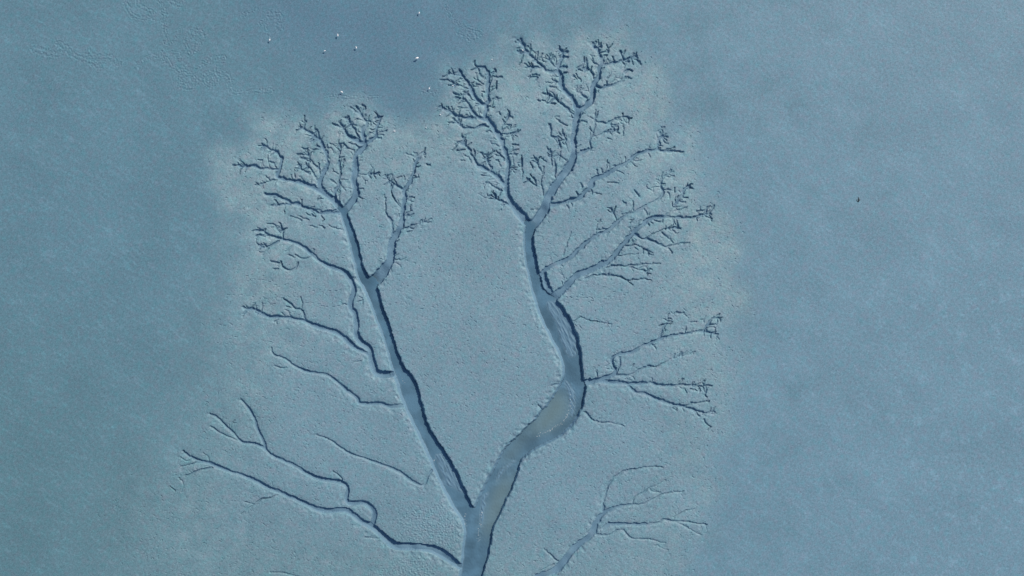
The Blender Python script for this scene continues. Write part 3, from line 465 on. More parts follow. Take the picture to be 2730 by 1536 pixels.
def carve(p, own, trunk=False, dk=1.0, wk=1.0):
    """p: [n,3] x,y,width.  lowers Z along the path"""
    idx = SYSTEMS.index(own)
    dk = dk * SHALLOW.get(own, 1.0)
    kw = SMOOTH.get(own, 1.0) * wk
    for a, b in zip(p[:-1], p[1:]):
        h = max(a[2], b[2]) / 2
        pad = h + (2.0 if h > 0.3 else 1.0)
        i0 = max(0, int((min(a[0], b[0]) - pad - X0) / STEP)); i1 = min(NX, int((max(a[0], b[0]) + pad - X0) / STEP) + 2)
        j0 = max(0, int((min(a[1], b[1]) - pad - Y0) / STEP)); j1 = min(NY, int((max(a[1], b[1]) + pad - Y0) / STEP) + 2)
        if i1 <= i0 or j1 <= j0:
            continue
        dx, dy = b[0] - a[0], b[1] - a[1]
        L2 = dx * dx + dy * dy + 1e-9
        ln_ = math.sqrt(L2)
        bx, by = GX[j0:j1, i0:i1], GY[j0:j1, i0:i1]
        lee = smoothstep(0.7 + 1.6 * (((bx - a[0]) * -dy + (by - a[1]) * dx) * (-dy * sunx + dx * suny)) / (ln_ * (h + 0.1)) / max(0.25, ln_))
        kk = kw * (0.35 + 0.65 * lee)                        # the gently shelving bank is smoother
        ux, uy = bx + kk * WX[j0:j1, i0:i1], by + kk * WY[j0:j1, i0:i1]
        t = np.clip(((ux - a[0]) * dx + (uy - a[1]) * dy) / L2, 0, 1)
        ex, ey = ux - a[0] - t * dx, uy - a[1] - t * dy
        d = np.sqrt(ex * ex + ey * ey)
        w = a[2] + t * (b[2] - a[2])
        dep = depth_of(w) * dk * (1.0 if trunk else DM[j0:j1, i0:i1])
        side = (ex * sunx + ey * suny) / (d + 1e-6)          # +1: the bank nearest the sun (cut bank)
        shelf = np.clip((0.5 if trunk else 0.22) - side, 0, 1)
        bank = (0.17 + 0.02 * w) * BM[j0:j1, i0:i1] + shelf * np.minimum(0.30 * w, 0.8)
        z = -dep * smoothstep((w / 2 + 0.25 * bank - d) / bank)
        z = np.minimum(z, -(0.13 + 0.05 * SH[j0:j1, i0:i1]) * np.minimum(1, w / 1.2) * np.clip(shelf * 1.6, 0, 1) * smoothstep((w / 2 + 1.0 + 0.3 * SH[j0:j1, i0:i1] - d) / (1.3 + 0.3 * SH[j0:j1, i0:i1])))
        if not trunk and h > 0.24:                           # a soft trough round the incised bed
            z = np.minimum(z, -0.085 * np.minimum(1, w / 0.9) * smoothstep((w / 2 + 0.75 - d) / 1.1))
        cur = Z[j0:j1, i0:i1]
        m = z < cur - 1e-4
        OWN[j0:j1, i0:i1][m & (z < -0.05)] = idx
        np.minimum(cur, z, out=cur)
        if trunk:
            lv = np.where(d < w / 2 + 0.4, -dep + 0.13, -9)
            np.maximum(LEVEL[j0:j1, i0:i1], lv, out=LEVEL[j0:j1, i0:i1])

def wiggle(x, y, ang, length, w0, w1, n=4, bend=0.35):
    pts = [(x, y, w0)]
    for i in range(n):
        ang += rnd.gauss(0, bend)
        x += math.cos(ang) * length / n
        y += math.sin(ang) * length / n
        pts.append((x, y, w0 + (w1 - w0) * (i + 1) / n))
    return np.array(pts), ang

gullies = 0
for own, tw, flat in CREEKS:
    raw = np.array(flat, float).reshape(-1, 3)
    raw[:, 2] = np.where(raw[:, 2] < 0.6, raw[:, 2] * 1.38, raw[:, 2] + 0.17 * np.clip((2.2 - raw[:, 2]) / 0.6, 0, 1))
    p = chaikin(raw, 2)
    trunk = own in ('wt', 'et')
    carve(p, own, trunk, 0.8 if own == 'etb' else 1.0)
    if tw <= 0:
        continue
    if p[0, 2] < p[-1, 2]:
        p = p[::-1]                       # mouth -> head
    seg = np.hypot(*np.diff(p[:, :2], axis=0).T)
    s = np.concatenate([[0], np.cumsum(seg)])
    total = s[-1]
    faint = 0.42 if own in ('we', 'wf', 'wd', 'e7') else 1.0
    n = int(total / 6.0 * tw * 2.1 * (0.7 if faint < 1 else 1)) + 1
    for _ in range(n):
        q = total * rnd.random() ** 0.75
        i = min(len(seg) - 1, int(np.searchsorted(s, q) - 1))
        i = max(i, 0)
        f = (q - s[i]) / max(seg[i], 1e-6)
        x, y, w = p[i] + f * (p[i + 1] - p[i])
        a = math.atan2(p[i + 1, 1] - p[i, 1], p[i + 1, 0] - p[i, 0])
        sd = rnd.choice((-1, 1))
        ang = a + sd * rnd.uniform(0.45, 1.25)
        off = w / 2 * 0.8 + (rnd.uniform(0, 1.6) if rnd.random() < 0.16 else 0)
        x += math.cos(a + sd * 1.57) * off
        y += math.sin(a + sd * 1.57) * off
        up = q / total
        ln = rnd.uniform(0.4, 1.25) * (1.35 if rnd.random() < 0.2 else 1)
        w0 = rnd.uniform(0.24, 0.36) + 0.10 * up
        g, _a = wiggle(x, y, ang, ln, w0, 0.22 + 0.08 * up, 3, 0.3)
        carve(g * (1, 1, 0.7 if faint < 1 else 1), own, dk=faint * (rnd.uniform(0.55, 0.95) + 0.3 * up), wk=0.5)
        gullies += 1
        if ln > 0.8 and rnd.random() < 0.7:
            k = rnd.randrange(1, 4)
            g2, _a = wiggle(g[k, 0], g[k, 1], ang + rnd.choice((-1, 1)) * rnd.uniform(0.5, 1.1), ln * 0.5, 0.3, 0.24, 3)
            carve(g2 * (1, 1, 0.75 if faint < 1 else 1), own, dk=faint, wk=0.5)
    # the head breaks into a knot of short pits
    hx, hy, hw = p[-1]
    a = math.atan2(p[-1, 1] - p[-3, 1], p[-1, 0] - p[-3, 0])
    if hw < 0.6 and total > 2:
        for _ in range(3 + int(2 * tw)):
            back = rnd.uniform(0, min(3.0, total * 0.4))
            i = max(1, int(np.searchsorted(s, total - back) - 1))
            x, y, w = p[i]
            g, _a = wiggle(x, y, a + rnd.choice((-1, 1)) * rnd.uniform(0.25, 1.15), rnd.uniform(0.5, 1.2), rnd.uniform(0.36, 0.5), 0.22, 3, 0.38)
            carve(g * (1, 1, 0.5 if faint < 1 else 1), own, dk=1.3 * faint, wk=0.6)

# ------------------------------------------------------------------ flats: drained pitted mud, tracks, rough patches
nw1, nw2 = 1.1 * fractal(9, 4, 0.6, 50), 1.1 * fractal(9, 4, 0.6, 60)
HALO = zone('halo', 1.0, 1.5 * nw1, 1.5 * nw2)
DARK = zone('dark', 3.0, 1.5 * nw1, 1.5 * nw2)
BAR = zone('bar', 0.25, 0.2 * nw1, 0.2 * nw2)
SILT = zone('silt', 0.9, 0.15 * nw1, 0.15 * nw2)
ROUGH = zone('rough', 0.7, 0.3 * nw1, 0.3 * nw2)
open_ = smoothstep(1 + Z / 0.12)             # 1 on the flats, 0 inside channels

relief = 0.0040 * noise(0.28, 0.4, 21) + 0.006 * noise(1.1, 0.7, 22)
relief = relief * (0.55 + 0.6 * HALO)
relief += 0.04 * noise(14, 0.5, 23) * 0.5
crack = noise(0.75, 0.35, 31)
relief += ROUGH * (0.032 * np.abs(crack) + 0.018 * noise(0.5, 0.4, 32) - 0.02)
# burrow pits, slit shaped, in the drained mud
dens = np.clip(0.55 + 0.35 * noise(7, 0.6, 41), 0.1, 1.4) * HALO
pit = (rng.random((NY, NX)) < 0.034 * dens)
dpt = 0.03 + 0.085 * rng.random((NY, NX)) ** 2.5
PIT = np.where(pit, dpt, 0).astype(np.float32)
kind = rng.random((NY, NX))
for lo, hi, sh in ((0, .28, (0, 1)), (.28, .5, (-1, 1)), (.5, .58, (1, 0)), (.86, .93, (0, 1))):
    part = np.where((kind >= lo) & (kind < hi), PIT, 0)
    PIT = np.maximum(PIT, np.roll(part, sh, axis=(0, 1)) * 0.9)
    if lo < .3:
        PIT = np.maximum(PIT, np.roll(np.where(kind < lo + 0.1, part, 0), (2 * sh[0], 2 * sh[1]), axis=(0, 1)) * 0.8)
relief -= PIT

# bird feeding tracks
TR = np.zeros((NY, NX), np.float32)
def near(path, reach):
    p = chaikin(path, 2)
    for a, b in zip(p[:-1], p[1:]):
        i0 = max(0, int((min(a[0], b[0]) - reach - X0) / STEP)); i1 = min(NX, int((max(a[0], b[0]) + reach - X0) / STEP) + 2)
        j0 = max(0, int((min(a[1], b[1]) - reach - Y0) / STEP)); j1 = min(NY, int((max(a[1], b[1]) + reach - Y0) / STEP) + 2)
        if i1 <= i0 or j1 <= j0:
            continue
        ux, uy = UX[j0:j1, i0:i1], UY[j0:j1, i0:i1]
        dx, dy = b[0] - a[0], b[1] - a[1]
        t = np.clip(((ux - a[0]) * dx + (uy - a[1]) * dy) / (dx * dx + dy * dy + 1e-9), 0, 1)
        yield (j0, j1, i0, i1, np.hypot(ux - a[0] - t * dx, uy - a[1] - t * dy))
tn = noise(0.5, 0.35, 71)
DIST = np.full((NY, NX), 99.0, np.float32)
TW = np.ones((NY, NX), np.float32)
for w, path in TRACKS:
    for j0, j1, i0, i1, d in near(path, w * 1.8):
        sl = (slice(j0, j1), slice(i0, i1))
        m = d < DIST[sl]
        TW[sl][m] = w
        np.minimum(DIST[sl], d, out=DIST[sl])
fall = smoothstep(1.6 - DIST / TW)
relief += fall * (0.015 * tn + 0.019 * np.cos(2 * math.pi * DIST / (TW * 0.95 + 0.05)))
# lines of footprints
for path in FOOTPRINTS:
    p = np.array(path)
    for a, b in zip(p[:-1], p[1:]):
        L = math.hypot(*(b - a))
        k = max(1, int(L / 0.75))
        for q in range(k):
            x, y = a + (b - a) * (q + rnd.random() * 0.5) / k
            y += rnd.uniform(-0.3, 0.3)
            i, j = int((x - X0) / STEP), int((y - Y0) / STEP)
            relief[j, i:i + rnd.choice((2, 3, 4))] -= rnd.uniform(0.05, 0.12)

Z += relief * (0.15 + 0.85 * open_)
# bars of ridged mud standing just above the creek water
ridge = noise(1.3, 0.5, 81, (R(-62), 2.2))
inwater = LEVEL > -5
zbar = LEVEL + 0.03 + 0.024 * ridge
Z = np.where(inwater & (BAR > 0.3), np.maximum(Z, np.minimum(zbar, -0.05) * np.clip(BAR * 1.4, 0, 1) + Z * (1 - np.clip(BAR * 1.4, 0, 1))), Z)

# ------------------------------------------------------------------ colours of the mud, with lens vignetting painted in at lower left
def C(r, g, b):
    return np.array([r * 0.965, g * 1.02, b * 1.07], np.float32)
MUD_L, MUD_R = C(.118, .228, .290), C(.152, .268, .345)
MUD_H, MUD_D = C(.208, .320, .366), C(.104, .203, .276)
MUD_B = C(.158, .268, .338)
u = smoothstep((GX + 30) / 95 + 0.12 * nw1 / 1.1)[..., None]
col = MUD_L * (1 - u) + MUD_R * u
low = smoothstep((-GY - 8) / 55 - (GX + 20) / 120)[..., None]  # lower left darker: the mud's own tone plus lens vignetting painted into the colour
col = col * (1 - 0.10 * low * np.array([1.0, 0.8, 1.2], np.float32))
col = col * (1 - DARK[..., None]) + MUD_D * DARK[..., None]
wide = smoothstep((-GX + 5) / 40) * smoothstep((15 - GY) / 25)
HC = HALO * (1 - wide) + wide * blur(HALO, 6.0)
h = (HC * (0.85 + 0.15 * noise(5, 0.6, 91)))[..., None]
lowr = (1 - 0.45 * smoothstep((8 - GY) / 35))[..., None]
h = h * lowr * (0.48 + 0.52 * smoothstep((GX + 75) / 40 + (GY + 60) / 80))[..., None]
col = col * (1 - h) + MUD_H * h
# inner part of the drained ground, between the trunks, is a little bluer and darker
inner = blur(HALO, 9.0)
inner = smoothstep((inner - 0.72) / 0.3)[..., None]
col = col * (1 - 0.6 * inner) + 0.6 * inner * MUD_B
# blotches: pale drying flecks, green and violet casts
flk = fractal(2.2, 4, 0.8, 101, (R(-35), 2.0))
flk2 = fractal(8, 3, 0.6, 131, (R(-35), 1.6))
pale = smoothstep((flk + 0.5 * flk2 - 0.2) / 2.2)
amp = ((0.105 + 0.05 * smoothstep((-GX - 10) / 40)) * (1 - 0.75 * DARK) * (1 - 0.6 * HALO))[..., None]
col = col * (1 + amp * (pale[..., None] - 0.3))
blot = smoothstep((noise(4.5, 0.5, 121) + 0.6 * noise(1.3, 0.6, 122) - 0.9) / 1.6) * smoothstep((GX - 38) / 30) * smoothstep((22 - GY) / 25)
col = col * (1 + 0.13 * blot[..., None])
cast = noise(2.6, 0.6, 111)[..., None]
cast2 = noise(1.2, 0.6, 112)[..., None]
col = col * (1 + (0.035 * cast + 0.025 * cast2) * C(1.0, -0.3, -0.15)) 
col = col * (1 + 0.075 * noise(0.34, 0.5, 113)[..., None] + 0.045 * noise(0.9, 0.6, 114)[..., None] + 0.018 * noise(24, 0.6, 115)[..., None])
# channel beds
bed = smoothstep((-Z - 0.12) / 0.3)[..., None]
BED = C(.112, .212, .300)
col = col * (1 - 0.9 * bed) + 0.9 * bed * BED
col = np.clip(col, 0.02, 0.7)

# ------------------------------------------------------------------ materials
def nodes_of(name):
    m = bpy.data.materials.new(name)
    m.use_nodes = True
    nt = m.node_tree
    return m, nt, nt.nodes['Principled BSDF']

def mud_material():
    m, nt, b = nodes_of('wet_mud')
    at = nt.nodes.new('ShaderNodeAttribute'); at.attribute_name = 'mud'
    tc = nt.nodes.new('ShaderNodeTexCoord')
    n1 = nt.nodes.new('ShaderNodeTexNoise'); n1.inputs['Scale'].default_value = 9.0; n1.inputs['Detail'].default_value = 5
    rm = nt.nodes.new('ShaderNodeMapRange')
    rm.inputs['From Min'].default_value = 0.3; rm.inputs['From Max'].default_value = 0.7
    rm.inputs['To Min'].default_value = 0.9; rm.inputs['To Max'].default_value = 1.1
    mx = nt.nodes.new('ShaderNodeMix'); mx.data_type = 'RGBA'; mx.blend_type = 'MULTIPLY'
    mx.inputs['Factor'].default_value = 1.0
    nt.links.new(tc.outputs['Object'], n1.inputs['Vector'])
    nt.links.new(n1.outputs['Fac'], rm.inputs['Value'])
    nt.links.new(at.outputs['Color'], mx.inputs['A'])
    nt.links.new(rm.outputs['Result'], mx.inputs['B'])
    nt.links.new(mx.outputs['Result'], b.inputs['Base Color'])
    bp = nt.nodes.new('ShaderNodeBump'); bp.inputs['Strength'].default_value = 0.35; bp.inputs['Distance'].default_value = 0.03
    nt.links.new(n1.outputs['Fac'], bp.inputs['Height'])
    nt.links.new(bp.outputs['Normal'], b.inputs['Normal'])
    b.inputs['Roughness'].default_value = 0.55
    b.inputs['Specular IOR Level'].default_value = 0.2
    return m

def water_material():
    m, nt, b = nodes_of('creek_water')
    at = nt.nodes.new('ShaderNodeAttribute'); at.attribute_name = 'tint'
    nt.links.new(at.outputs['Color'], b.inputs['Base Color'])
    tc = nt.nodes.new('ShaderNodeTexCoord')
    n1 = nt.nodes.new('ShaderNodeTexNoise'); n1.inputs['Scale'].default_value = 2.5; n1.inputs['Detail'].default_value = 4
    bp = nt.nodes.new('ShaderNodeBump'); bp.inputs['Strength'].default_value = 0.15; bp.inputs['Distance'].default_value = 0.05
    nt.links.new(tc.outputs['Object'], n1.inputs['Vector'])
    nt.links.new(n1.outputs['Fac'], bp.inputs['Height'])
    nt.links.new(bp.outputs['Normal'], b.inputs['Normal'])
    b.inputs['Roughness'].default_value = 0.12
    b.inputs['IOR'].default_value = 1.33
    return m

def plain(name, rgb, rough=0.6, var=0.12, scale=20):
    m, nt, b = nodes_of(name)
    tc = nt.nodes.new('ShaderNodeTexCoord')
    n1 = nt.nodes.new('ShaderNodeTexNoise'); n1.inputs['Scale'].default_value = scale
    rp = nt.nodes.new('ShaderNodeValToRGB')
    rp.color_ramp.elements[0].position = 0.3; rp.color_ramp.elements[1].position = 0.7
    rp.color_ramp.elements[0].color = (*[c * (1 - var) for c in rgb], 1)
    rp.color_ramp.elements[1].color = (*[min(1, c * (1 + var)) for c in rgb], 1)
    nt.links.new(tc.outputs['Object'], n1.inputs['Vector'])
    nt.links.new(n1.outputs['Fac'], rp.inputs['Fac'])
    nt.links.new(rp.outputs['Color'], b.inputs['Base Color'])
    b.inputs['Roughness'].default_value = rough
    return m

MUD = mud_material()
WATER = water_material()
PLUME = plain('white_plumage', (.76, .82, .88), 0.7, 0.03)
BILL = plain('dark_bill', (.05, .05, .045), 0.4)
LEG = plain('dark_leg', (.06, .06, .05), 0.6)
FOAMM = plain('foam', (.72, .78, .80), 0.5, 0.06)
WEED = plain('dark_weed', (.022, .045, .06), 0.7, 0.3)

def link(ob, parent=None, **props):
    COL.objects.link(ob)
    if parent:
        ob.parent = parent
    for k, v in props.items():
        if v is not None:
            ob[k] = v
    return ob

def quad_mesh(name, vid, quads, verts, colors, cname, mat, smooth=False):
    """quads index into the full raster; only the vertices they use are kept"""
    used, inv = np.unique(quads, return_inverse=True)
    me = bpy.data.meshes.new(name)
    n, q = len(used), len(quads)
    me.vertices.add(n)
    me.vertices.foreach_set('co', verts[used].astype(np.float32).ravel())
    me.loops.add(4 * q)
    me.loops.foreach_set('vertex_index', inv.ravel().astype(np.int32))
    me.polygons.add(q)
    me.polygons.foreach_set('loop_start', np.arange(0, 4 * q, 4, dtype=np.int32))
    if not smooth:
        at = me.attributes.new('sharp_face', 'BOOLEAN', 'FACE')
        at.data.foreach_set('value', np.ones(q, bool))
    ca = me.color_attributes.new(cname, 'FLOAT_COLOR', 'POINT')
    rgba = np.ones((n, 4), np.float32)
    rgba[:, :3] = colors[used]
    ca.data.foreach_set('color', rgba.ravel())
    me.update(calc_edges=True)
    me.materials.append(mat)
    return bpy.data.objects.new(name, me)

# ------------------------------------------------------------------ the mudflat and the creeks as pieces of one terrain
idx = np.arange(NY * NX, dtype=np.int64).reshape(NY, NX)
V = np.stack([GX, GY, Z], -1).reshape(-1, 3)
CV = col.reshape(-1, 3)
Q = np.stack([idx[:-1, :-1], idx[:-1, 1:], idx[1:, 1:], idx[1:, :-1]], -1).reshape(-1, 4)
zc = (Z[:-1, :-1] + Z[:-1, 1:] + Z[1:, 1:] + Z[1:, :-1]) / 4
oc = np.where(zc < -0.06, np.maximum.reduce([OWN[:-1, :-1], OWN[:-1, 1:], OWN[1:, 1:], OWN[1:, :-1]]), -1).ravel()

# beyond the surveyed raster the flat goes on, coarse, to the horizon
ring = np.concatenate([idx[0, :], idx[1:, -1], idx[-1, -2::-1], idx[-2:0:-1, 0]])
extra_v, extra_c, extra_q = [], [], []
base = NY * NX
prev = ring
rv = V[ring]
cen = np.array([0, 0])
outn = np.zeros((len(ring), 2))
outn[:, 0] = np.where(np.isclose(rv[:, 0], X1), 1, np.where(np.isclose(rv[:, 0], X0), -1, 0))
outn[:, 1] = np.where(np.isclose(rv[:, 1], Y1), 1, np.where(np.isclose(rv[:, 1], Y0), -1, 0))
avgc = col[::20, ::20].reshape(-1, 3).mean(0)
for k, (dist, zf, cf) in enumerate([(0.8, 1, .6), (3, 1, 1), (40, .8, 1), (120, 0, 1), (400, 0, 1), (4000, 0, 1)]):
    nv = rv.copy()
    nv[:, :2] = rv[:, :2] + outn * dist
    if dist > 300:
        nv[:, :2] *= 1.0
    nv[:, 2] = rv[:, 2] * zf
    ids = base + np.arange(len(ring))
    base += len(ring)
    extra_v.append(nv)
    extra_c.append(CV[ring] * (1 - cf) + avgc * cf)
    nx = np.roll(ids, -1)
    pn = np.roll(prev, -1)
    extra_q.append(np.stack([prev, ids, nx, pn], -1))
    prev = ids
VA = np.vstack([V] + extra_v)
CA = np.vstack([CV] + extra_c)
QX = np.vstack(extra_q)

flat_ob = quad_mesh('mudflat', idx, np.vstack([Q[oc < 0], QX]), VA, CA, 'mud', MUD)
link(flat_ob, kind='structure', label='wide tidal mudflat of blue grey wet mud around the branching creeks')

LABELS = {
 'wt': 'broad left trunk creek running down to the bottom edge of the mudflat',
 'et': 'broad right trunk creek that bends before joining the left trunk',
 'etb': 'shallow side shelf along the upper right trunk creek',
 'w1': 'upper left branching creek ending in three dark heads',
 'w4': 'creek branch with the highest heads of the left tree',
 'wa': 'short jagged creek joining the left tree at its first fork',
 'wb': 'long winding creek running beside the left trunk',
 'wc': 'creek from the left edge of the tree that joins the winding creek',
 'wd': 'thin smooth creek reaching the middle of the left trunk',
 'we': 'forked thin creek that loops into the lowest left creek',
 'wf': 'straight dark creek meeting the trunk at the bottom left',
 'wg': 'single faint creek with a hooked mouth beside the lower left trunk',
 'wh': 'upright inner branch creek on the right side of the left trunk',
 'e1': 'left arm of the right tree with many dark feathery heads',
 'e2': 'tallest arm of the right tree with two dark topmost heads',
 'e3': 'creek branch reaching up to the curled head on the right',
 'e4': 'thin pale creek above the large right branch',
 'e5': 'large right branch creek ending in forked heads at the right edge',
 'e6': 'fan of creeks leaving the right trunk at its bend',
 'e7': 'pale creek tree of its own at the bottom right',
}
for k, s_ in enumerate(SYSTEMS):
    qs = Q[oc == k]
    if len(qs):
        link(quad_mesh('tidal_creek', idx, qs, VA, CA, 'mud', MUD), kind='structure', label=LABELS[s_])

# ------------------------------------------------------------------ water standing in the trunks
LV = blur(np.where(LEVEL > -5, LEVEL, 0), 0.5) / np.maximum(blur((LEVEL > -5).astype(np.float32), 0.5), 1e-3)
wet = (LEVEL > -5) & (Z < LV + 0.04)
wq = wet[:-1, :-1] & wet[:-1, 1:] & wet[1:, 1:] & wet[1:, :-1]
RIP = zone('ripple', 0.35, 0.3 * nw1, 0.3 * nw2)
rip = (0.006 + 0.026 * RIP) * noise(0.55, 0.35, 141, (R(-70), 1.4))
WV = np.stack([GX, GY, LV + rip], -1).reshape(-1, 3)
deepw = smoothstep((LV - Z - 0.05) / 0.12)[..., None]
tint = C(.112, .205, .280) * (1 - deepw) + C(.080, .172, .250) * deepw
thal = smoothstep(0.5 + 0.45 * noise(6, 0.7, 151))[..., None]
tint = tint * (1 + 0.22 * (thal - 0.5))
DEEP = zone('deep', 0.6, 0.3 * nw1, 0.3 * nw2)[..., None]
tint = tint * (1 - 0.26 * DEEP)
tint = tint * (1 - 0.75 * SILT[..., None]) + 0.75 * SILT[..., None] * C(.142, .216, .228)
link(quad_mesh('creek_water', idx, Q[wq.ravel()], WV, tint.reshape(-1, 3), 'tint', WATER, True),
     kind='structure', label='still shallow water lying in the two trunk creeks')

# ------------------------------------------------------------------ foam flecks where the water runs over bars
def mesh_ob(name, vs, fs, mat, smooth=True):
    me = bpy.data.meshes.new(name)
    me.from_pydata([tuple(v) for v in vs], [], fs)
    if smooth:
        for p in me.polygons:
            p.use_smooth = True
    me.materials.append(mat)
    me.update()
    return bpy.data.objects.new(name, me)

def height(arr, x, y):
    return float(arr[min(NY - 1, max(0, int(round((y - Y0) / STEP)))), min(NX - 1, max(0, int(round((x - X0) / STEP))))])

vs, fs = [], []
for path in FOAM:
    p = chaikin(path, 2)
    for a, b in zip(p[:-1], p[1:]):
        L = math.hypot(*(b - a))
        for q in range(max(1, int(L / 0.10))):
            if rnd.random() < 0.3:
                continue
            x, y = a + (b - a) * rnd.random()
            x += rnd.gauss(0, 0.13); y += rnd.gauss(0, 0.13)
            z = max(height(LV, x, y), height(Z, x, y)) + 0.01
            r = rnd.uniform(0.015, 0.035); an = math.atan2(b[1] - a[1], b[0] - a[0])
            k0 = len(vs)
            for i in range(6):
                t = i * math.pi / 3
                ex, ey = 1.9 * r * math.cos(t), r * math.sin(t)
                vs.append((x + ex * math.cos(an) - ey * math.sin(an), y + ex * math.sin(an) + ey * math.cos(an), z - 0.01))
            vs.append((x, y, z + r * 0.5))
            for i in range(6):
                fs.append((k0 + i, k0 + (i + 1) % 6, k0 + 6))
link(mesh_ob('foam', vs, fs, FOAMM), kind='stuff', label='white foam flecks along the bars in the right trunk creek', category='foam')

# ------------------------------------------------------------------ birds
def loft(name, rings, mat, seg=10):
    """rings: (x, y, z, half width, half height) along a spine in the x-z plane"""
    vs, fs = [], []
    n = len(rings)
    for i, (x, y, z, hw, hh) in enumerate(rings):
        a, b = rings[max(0, i - 1)], rings[min(n - 1, i + 1)]
        tx, tz = b[0] - a[0], b[2] - a[2]
        l = math.hypot(tx, tz) or 1
        nx_, nz_ = -tz / l, tx / l
        for k in range(seg):
            t = 2 * math.pi * k / seg
            vs.append((x + nx_ * hh * math.sin(t), y + hw * math.cos(t), z + nz_ * hh * math.sin(t)))
    for i in range(n - 1):
        for k in range(seg):
            fs.append((i * seg + k, i * seg + (k + 1) % seg, (i + 1) * seg + (k + 1) % seg, (i + 1) * seg + k))
    fs.append(tuple(range(seg))[::-1])
    fs.append(tuple((n - 1) * seg + k for k in range(seg)))
    return mesh_ob(name, vs, fs, mat)

TRUNK = [(-.30, 0, .40, .012, .008), (-.24, 0, .42, .045, .02), (-.15, 0, .455, .085, .065), (-.05, 0, .475, .108, .095),
         (.05, 0, .485, .105, .10), (.13, 0, .495, .078, .08), (.18, 0, .52, .045, .048)]
NECKS = {
 'stretched': [(.23, 0, .56, .030, .030), (.30, 0, .61, .024, .024), (.37, 0, .655, .022, .022), (.42, 0, .685, .030, .030), (.46, 0, .69, .026, .026), (.49, 0, .69, .012, .012)],
 'tucked': [(.20, 0, .56, .036, .036), (.18, 0, .61, .030, .030), (.18, 0, .65, .026, .026), (.21, 0, .685, .034, .034), (.25, 0, .69, .028, .028), (.275, 0, .688, .012, .012)],
 'lowered': [(.25, 0, .52, .030, .030), (.31, 0, .47, .024, .024), (.36, 0, .40, .022, .022), (.40, 0, .34, .029, .029), (.43, 0, .31, .025, .025), (.45, 0, .29, .012, .012)],
}
def wading_bird(pose):
    root = bpy.data.objects.new('wading_bird', None)
    root.empty_display_size = 0.2
    link(root)
    nk = NECKS[pose]
    link(loft('body', TRUNK + nk, PLUME, 12), root)
    tip = nk[-1]
    d = (nk[-1][0] - nk[-2][0], nk[-1][2] - nk[-2][2])
    l = math.hypot(*d)
    ux, uz = d[0] / l, d[1] / l
    link(loft('bill', [(tip[0] + ux * t, 0, tip[2] + uz * t, w, w * .7) for t, w in ((-.005, .012), (.04, .010), (.09, .007), (.13, .003))], BILL, 6), root)
    for sd in (-1, 1):
        w = loft('wing', [(-.29, sd * .03, .425, .010, .006), (-.18, sd * .075, .465, .03, .035), (-.05, sd * .095, .49, .034, .06), (.07, sd * .09, .50, .03, .055), (.13, sd * .065, .505, .012, .02)], PLUME, 8)
        link(w, root)
        lg = loft('leg', [(.0, sd * .045, .40, .012, .012), (-.035, sd * .045, .21, .008, .008), (.0, sd * .045, .01, .008, .008), (.07, sd * .05, .006, .016, .006)], LEG, 6)
        link(lg, root)
    return root

def copy_thing(o):
    c = o.copy(); COL.objects.link(c)
    for ch in o.children:
        d = ch.copy(); COL.objects.link(d); d.parent = c
    return c

def at(px, py):
    return (px - 1365) * 0.06, (768 - py) * 0.06

proto = {k: wading_bird(k) for k in NECKS}
used = {k: False for k in NECKS}
BIRDS = [   # position on the survey picture, heading (deg, ccw from east), size, neck, label
 (720.5, 108, 76, 1.0, 'stretched', 'white wading bird with outstretched neck, leftmost bird beside a trampled feeding track'),
 (901.5, 95.5, 90, 1.08, 'tucked', 'slim white wading bird facing up the picture, above the two nearest birds'),
 (867, 137, 4, .92, 'tucked', 'stout white wading bird standing crosswise on dark mud, left of a tilted bird'),
 (950.5, 128, 115, .95, 'tucked', 'white wading bird tilted toward the upper left, right of the stout one'),
 (1118, 36, 82, .92, 'tucked', 'white wading bird alone near the top edge of the mudflat'),
 (1112, 156.5, 200, 1.22, 'lowered', 'largest white wading bird with lowered head toward the left'),
 (912, 246, 152, .98, 'tucked', 'white wading bird beside a faint track just above the left creek heads'),
 (1145, 237, 66, .95, 'stretched', 'thin white wading bird with long raised neck beside the right creek heads'),
]
for px, py, hd, sc, pose, lab in BIRDS:
    o = copy_thing(proto[pose]) if used[pose] else proto[pose]
    used[pose] = True
    x, y = at(px, py)
    o.location = (x, y, height(Z, x, y) - 0.005)
    o.rotation_euler = (0, 0, R(hd))
    o.scale = (sc * 0.80,) * 3
    o['label'] = lab; o['category'] = 'bird'; o['group'] = 'white wading birds on the wet mud'

def shorebird():
    root = bpy.data.objects.new('shorebird', None)
    root.empty_display_size = 0.1
    link(root)
    link(loft('body', [(-.15, 0, .115, .008, .006), (-.10, 0, .125, .03, .02), (-.03, 0, .135, .058, .05), (.04, 0, .14, .056, .05), (.085, 0, .165, .034, .034),
                       (.11, 0, .195, .032, .032), (.14, 0, .197, .024, .024), (.155, 0, .195, .008, .008)], PLUME, 10), root)
    link(loft('bill', [(.15, 0, .195, .008, .006), (.18, 0, .188, .004, .003), (.20, 0, .183, .002, .002)], BILL, 6), root)
    for sd in (-1, 1):
        link(loft('wing', [(-.16, sd * .015, .13, .006, .004), (-.06, sd * .045, .15, .018, .025), (.04, sd * .048, .155, .018, .03), (.08, sd * .035, .155, .006, .01)], PLUME, 6), root)
        link(loft('leg', [(.0, sd * .025, .10, .005, .005), (-.01, sd * .025, .05, .004, .004), (0, sd * .025, .004, .004, .004), (.03, sd * .027, .003, .008, .003)], LEG, 5), root)
    return root

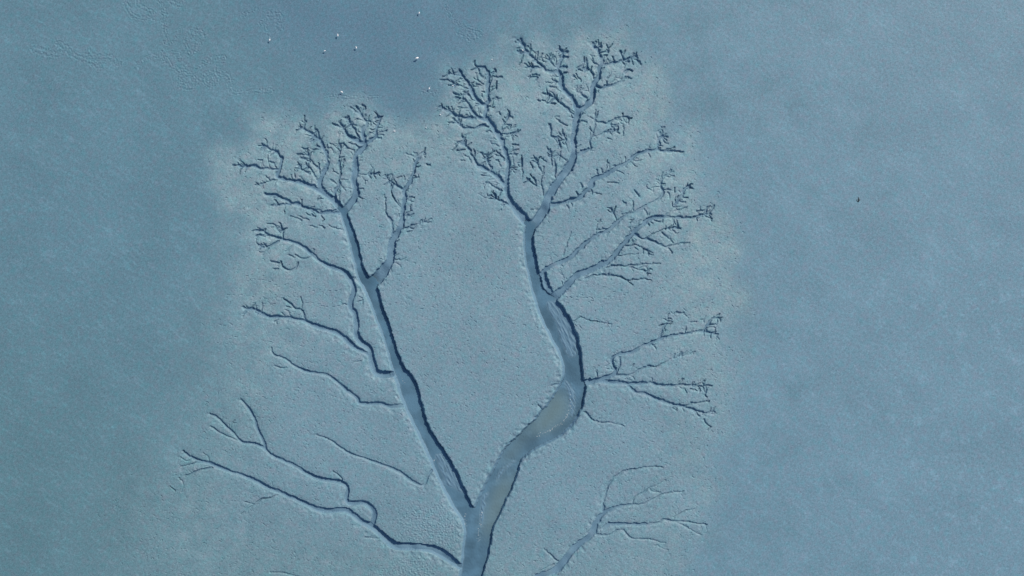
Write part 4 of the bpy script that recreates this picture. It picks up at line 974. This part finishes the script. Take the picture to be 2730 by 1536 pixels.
SMALL = [
 (1393.6, 133.6, 150, 1.25, 'small white bird standing in the topmost dark creek head of the right tree'),
 (1386, 118, 120, .9, 'tiny white bird at the very tip of the topmost right creek head'),
 (1311.8, 158.7, 60, 1.0, 'tiny white bird on pale mud above the fork of the middle creek heads'),
 (1207.5, 228.5, 160, 1.1, 'small white bird by the left side of the middle dark creek heads'),
 (1174, 306, 130, 1.1, 'small white bird on the border of dark smooth mud below the long jagged creek head'),
 (1136, 341, 100, .95, 'tiny white bird at the lower end of the dark smooth mud'),
 (1052, 350, 175, 1.25, 'small bright white bird on pale mud right of the left tree crown'),
 (721, 350, 140, .8, 'tiny pale bird on mud above the far left creek heads'),
]
sp = shorebird()
for i, (px, py, hd, sc, lab) in enumerate(SMALL):
    o = sp if i == 0 else copy_thing(sp)
    x, y = at(px, py)
    o.location = (x, y, height(Z, x, y) - 0.004)
    o.rotation_euler = (0, 0, R(hd))
    o.scale = (sc * 0.85,) * 3
    o['label'] = lab; o['category'] = 'bird'; o['group'] = 'small white birds near the creek heads'

# ------------------------------------------------------------------ the dark clump of weed out on the right
cx, cy = at(2287.8, 533)
vs, fs = [], []
curve = chaikin([(.02, .42), (.10, .26), (.05, .10), (.16, -.04), (.06, -.20), (-.06, -.34), (-.20, -.20), (-.24, -.04), (-.20, .06)], 2)
for i, (x, y) in enumerate(curve):
    t = i / (len(curve) - 1)
    r = (0.035 + 0.075 * math.sin(math.pi * min(1, t * 1.25)) ** 2 * (1 if t < .8 else .6)) * rnd.uniform(0.6, 1.35)
    a, b = curve[max(0, i - 1)], curve[min(len(curve) - 1, i + 1)]
    d = (b - a) / np.hypot(*(b - a))
    for k in range(8):
        q = 2 * math.pi * k / 8
        rr = r * rnd.uniform(0.7, 1.3)
        vs.append((x - d[1] * rr * math.cos(q), y + d[0] * rr * math.cos(q), 0.02 + rr * 0.7 * math.sin(q)))
for i in range(len(curve) - 1):
    for k in range(8):
        fs.append((i * 8 + k, i * 8 + (k + 1) % 8, i * 8 + 8 + (k + 1) % 8, i * 8 + 8 + k))
fs.append(tuple(range(8))[::-1]); fs.append(tuple(len(vs) - 8 + k for k in range(8)))
w = mesh_ob('weed_clump', vs, fs, WEED, False)
w.location = (cx, cy, height(Z, cx, cy))
link(w, label='dark tangled clump lying alone on the smooth pale mud at the right', category='clump')
print('gullies', gullies, 'verts', NX * NY)
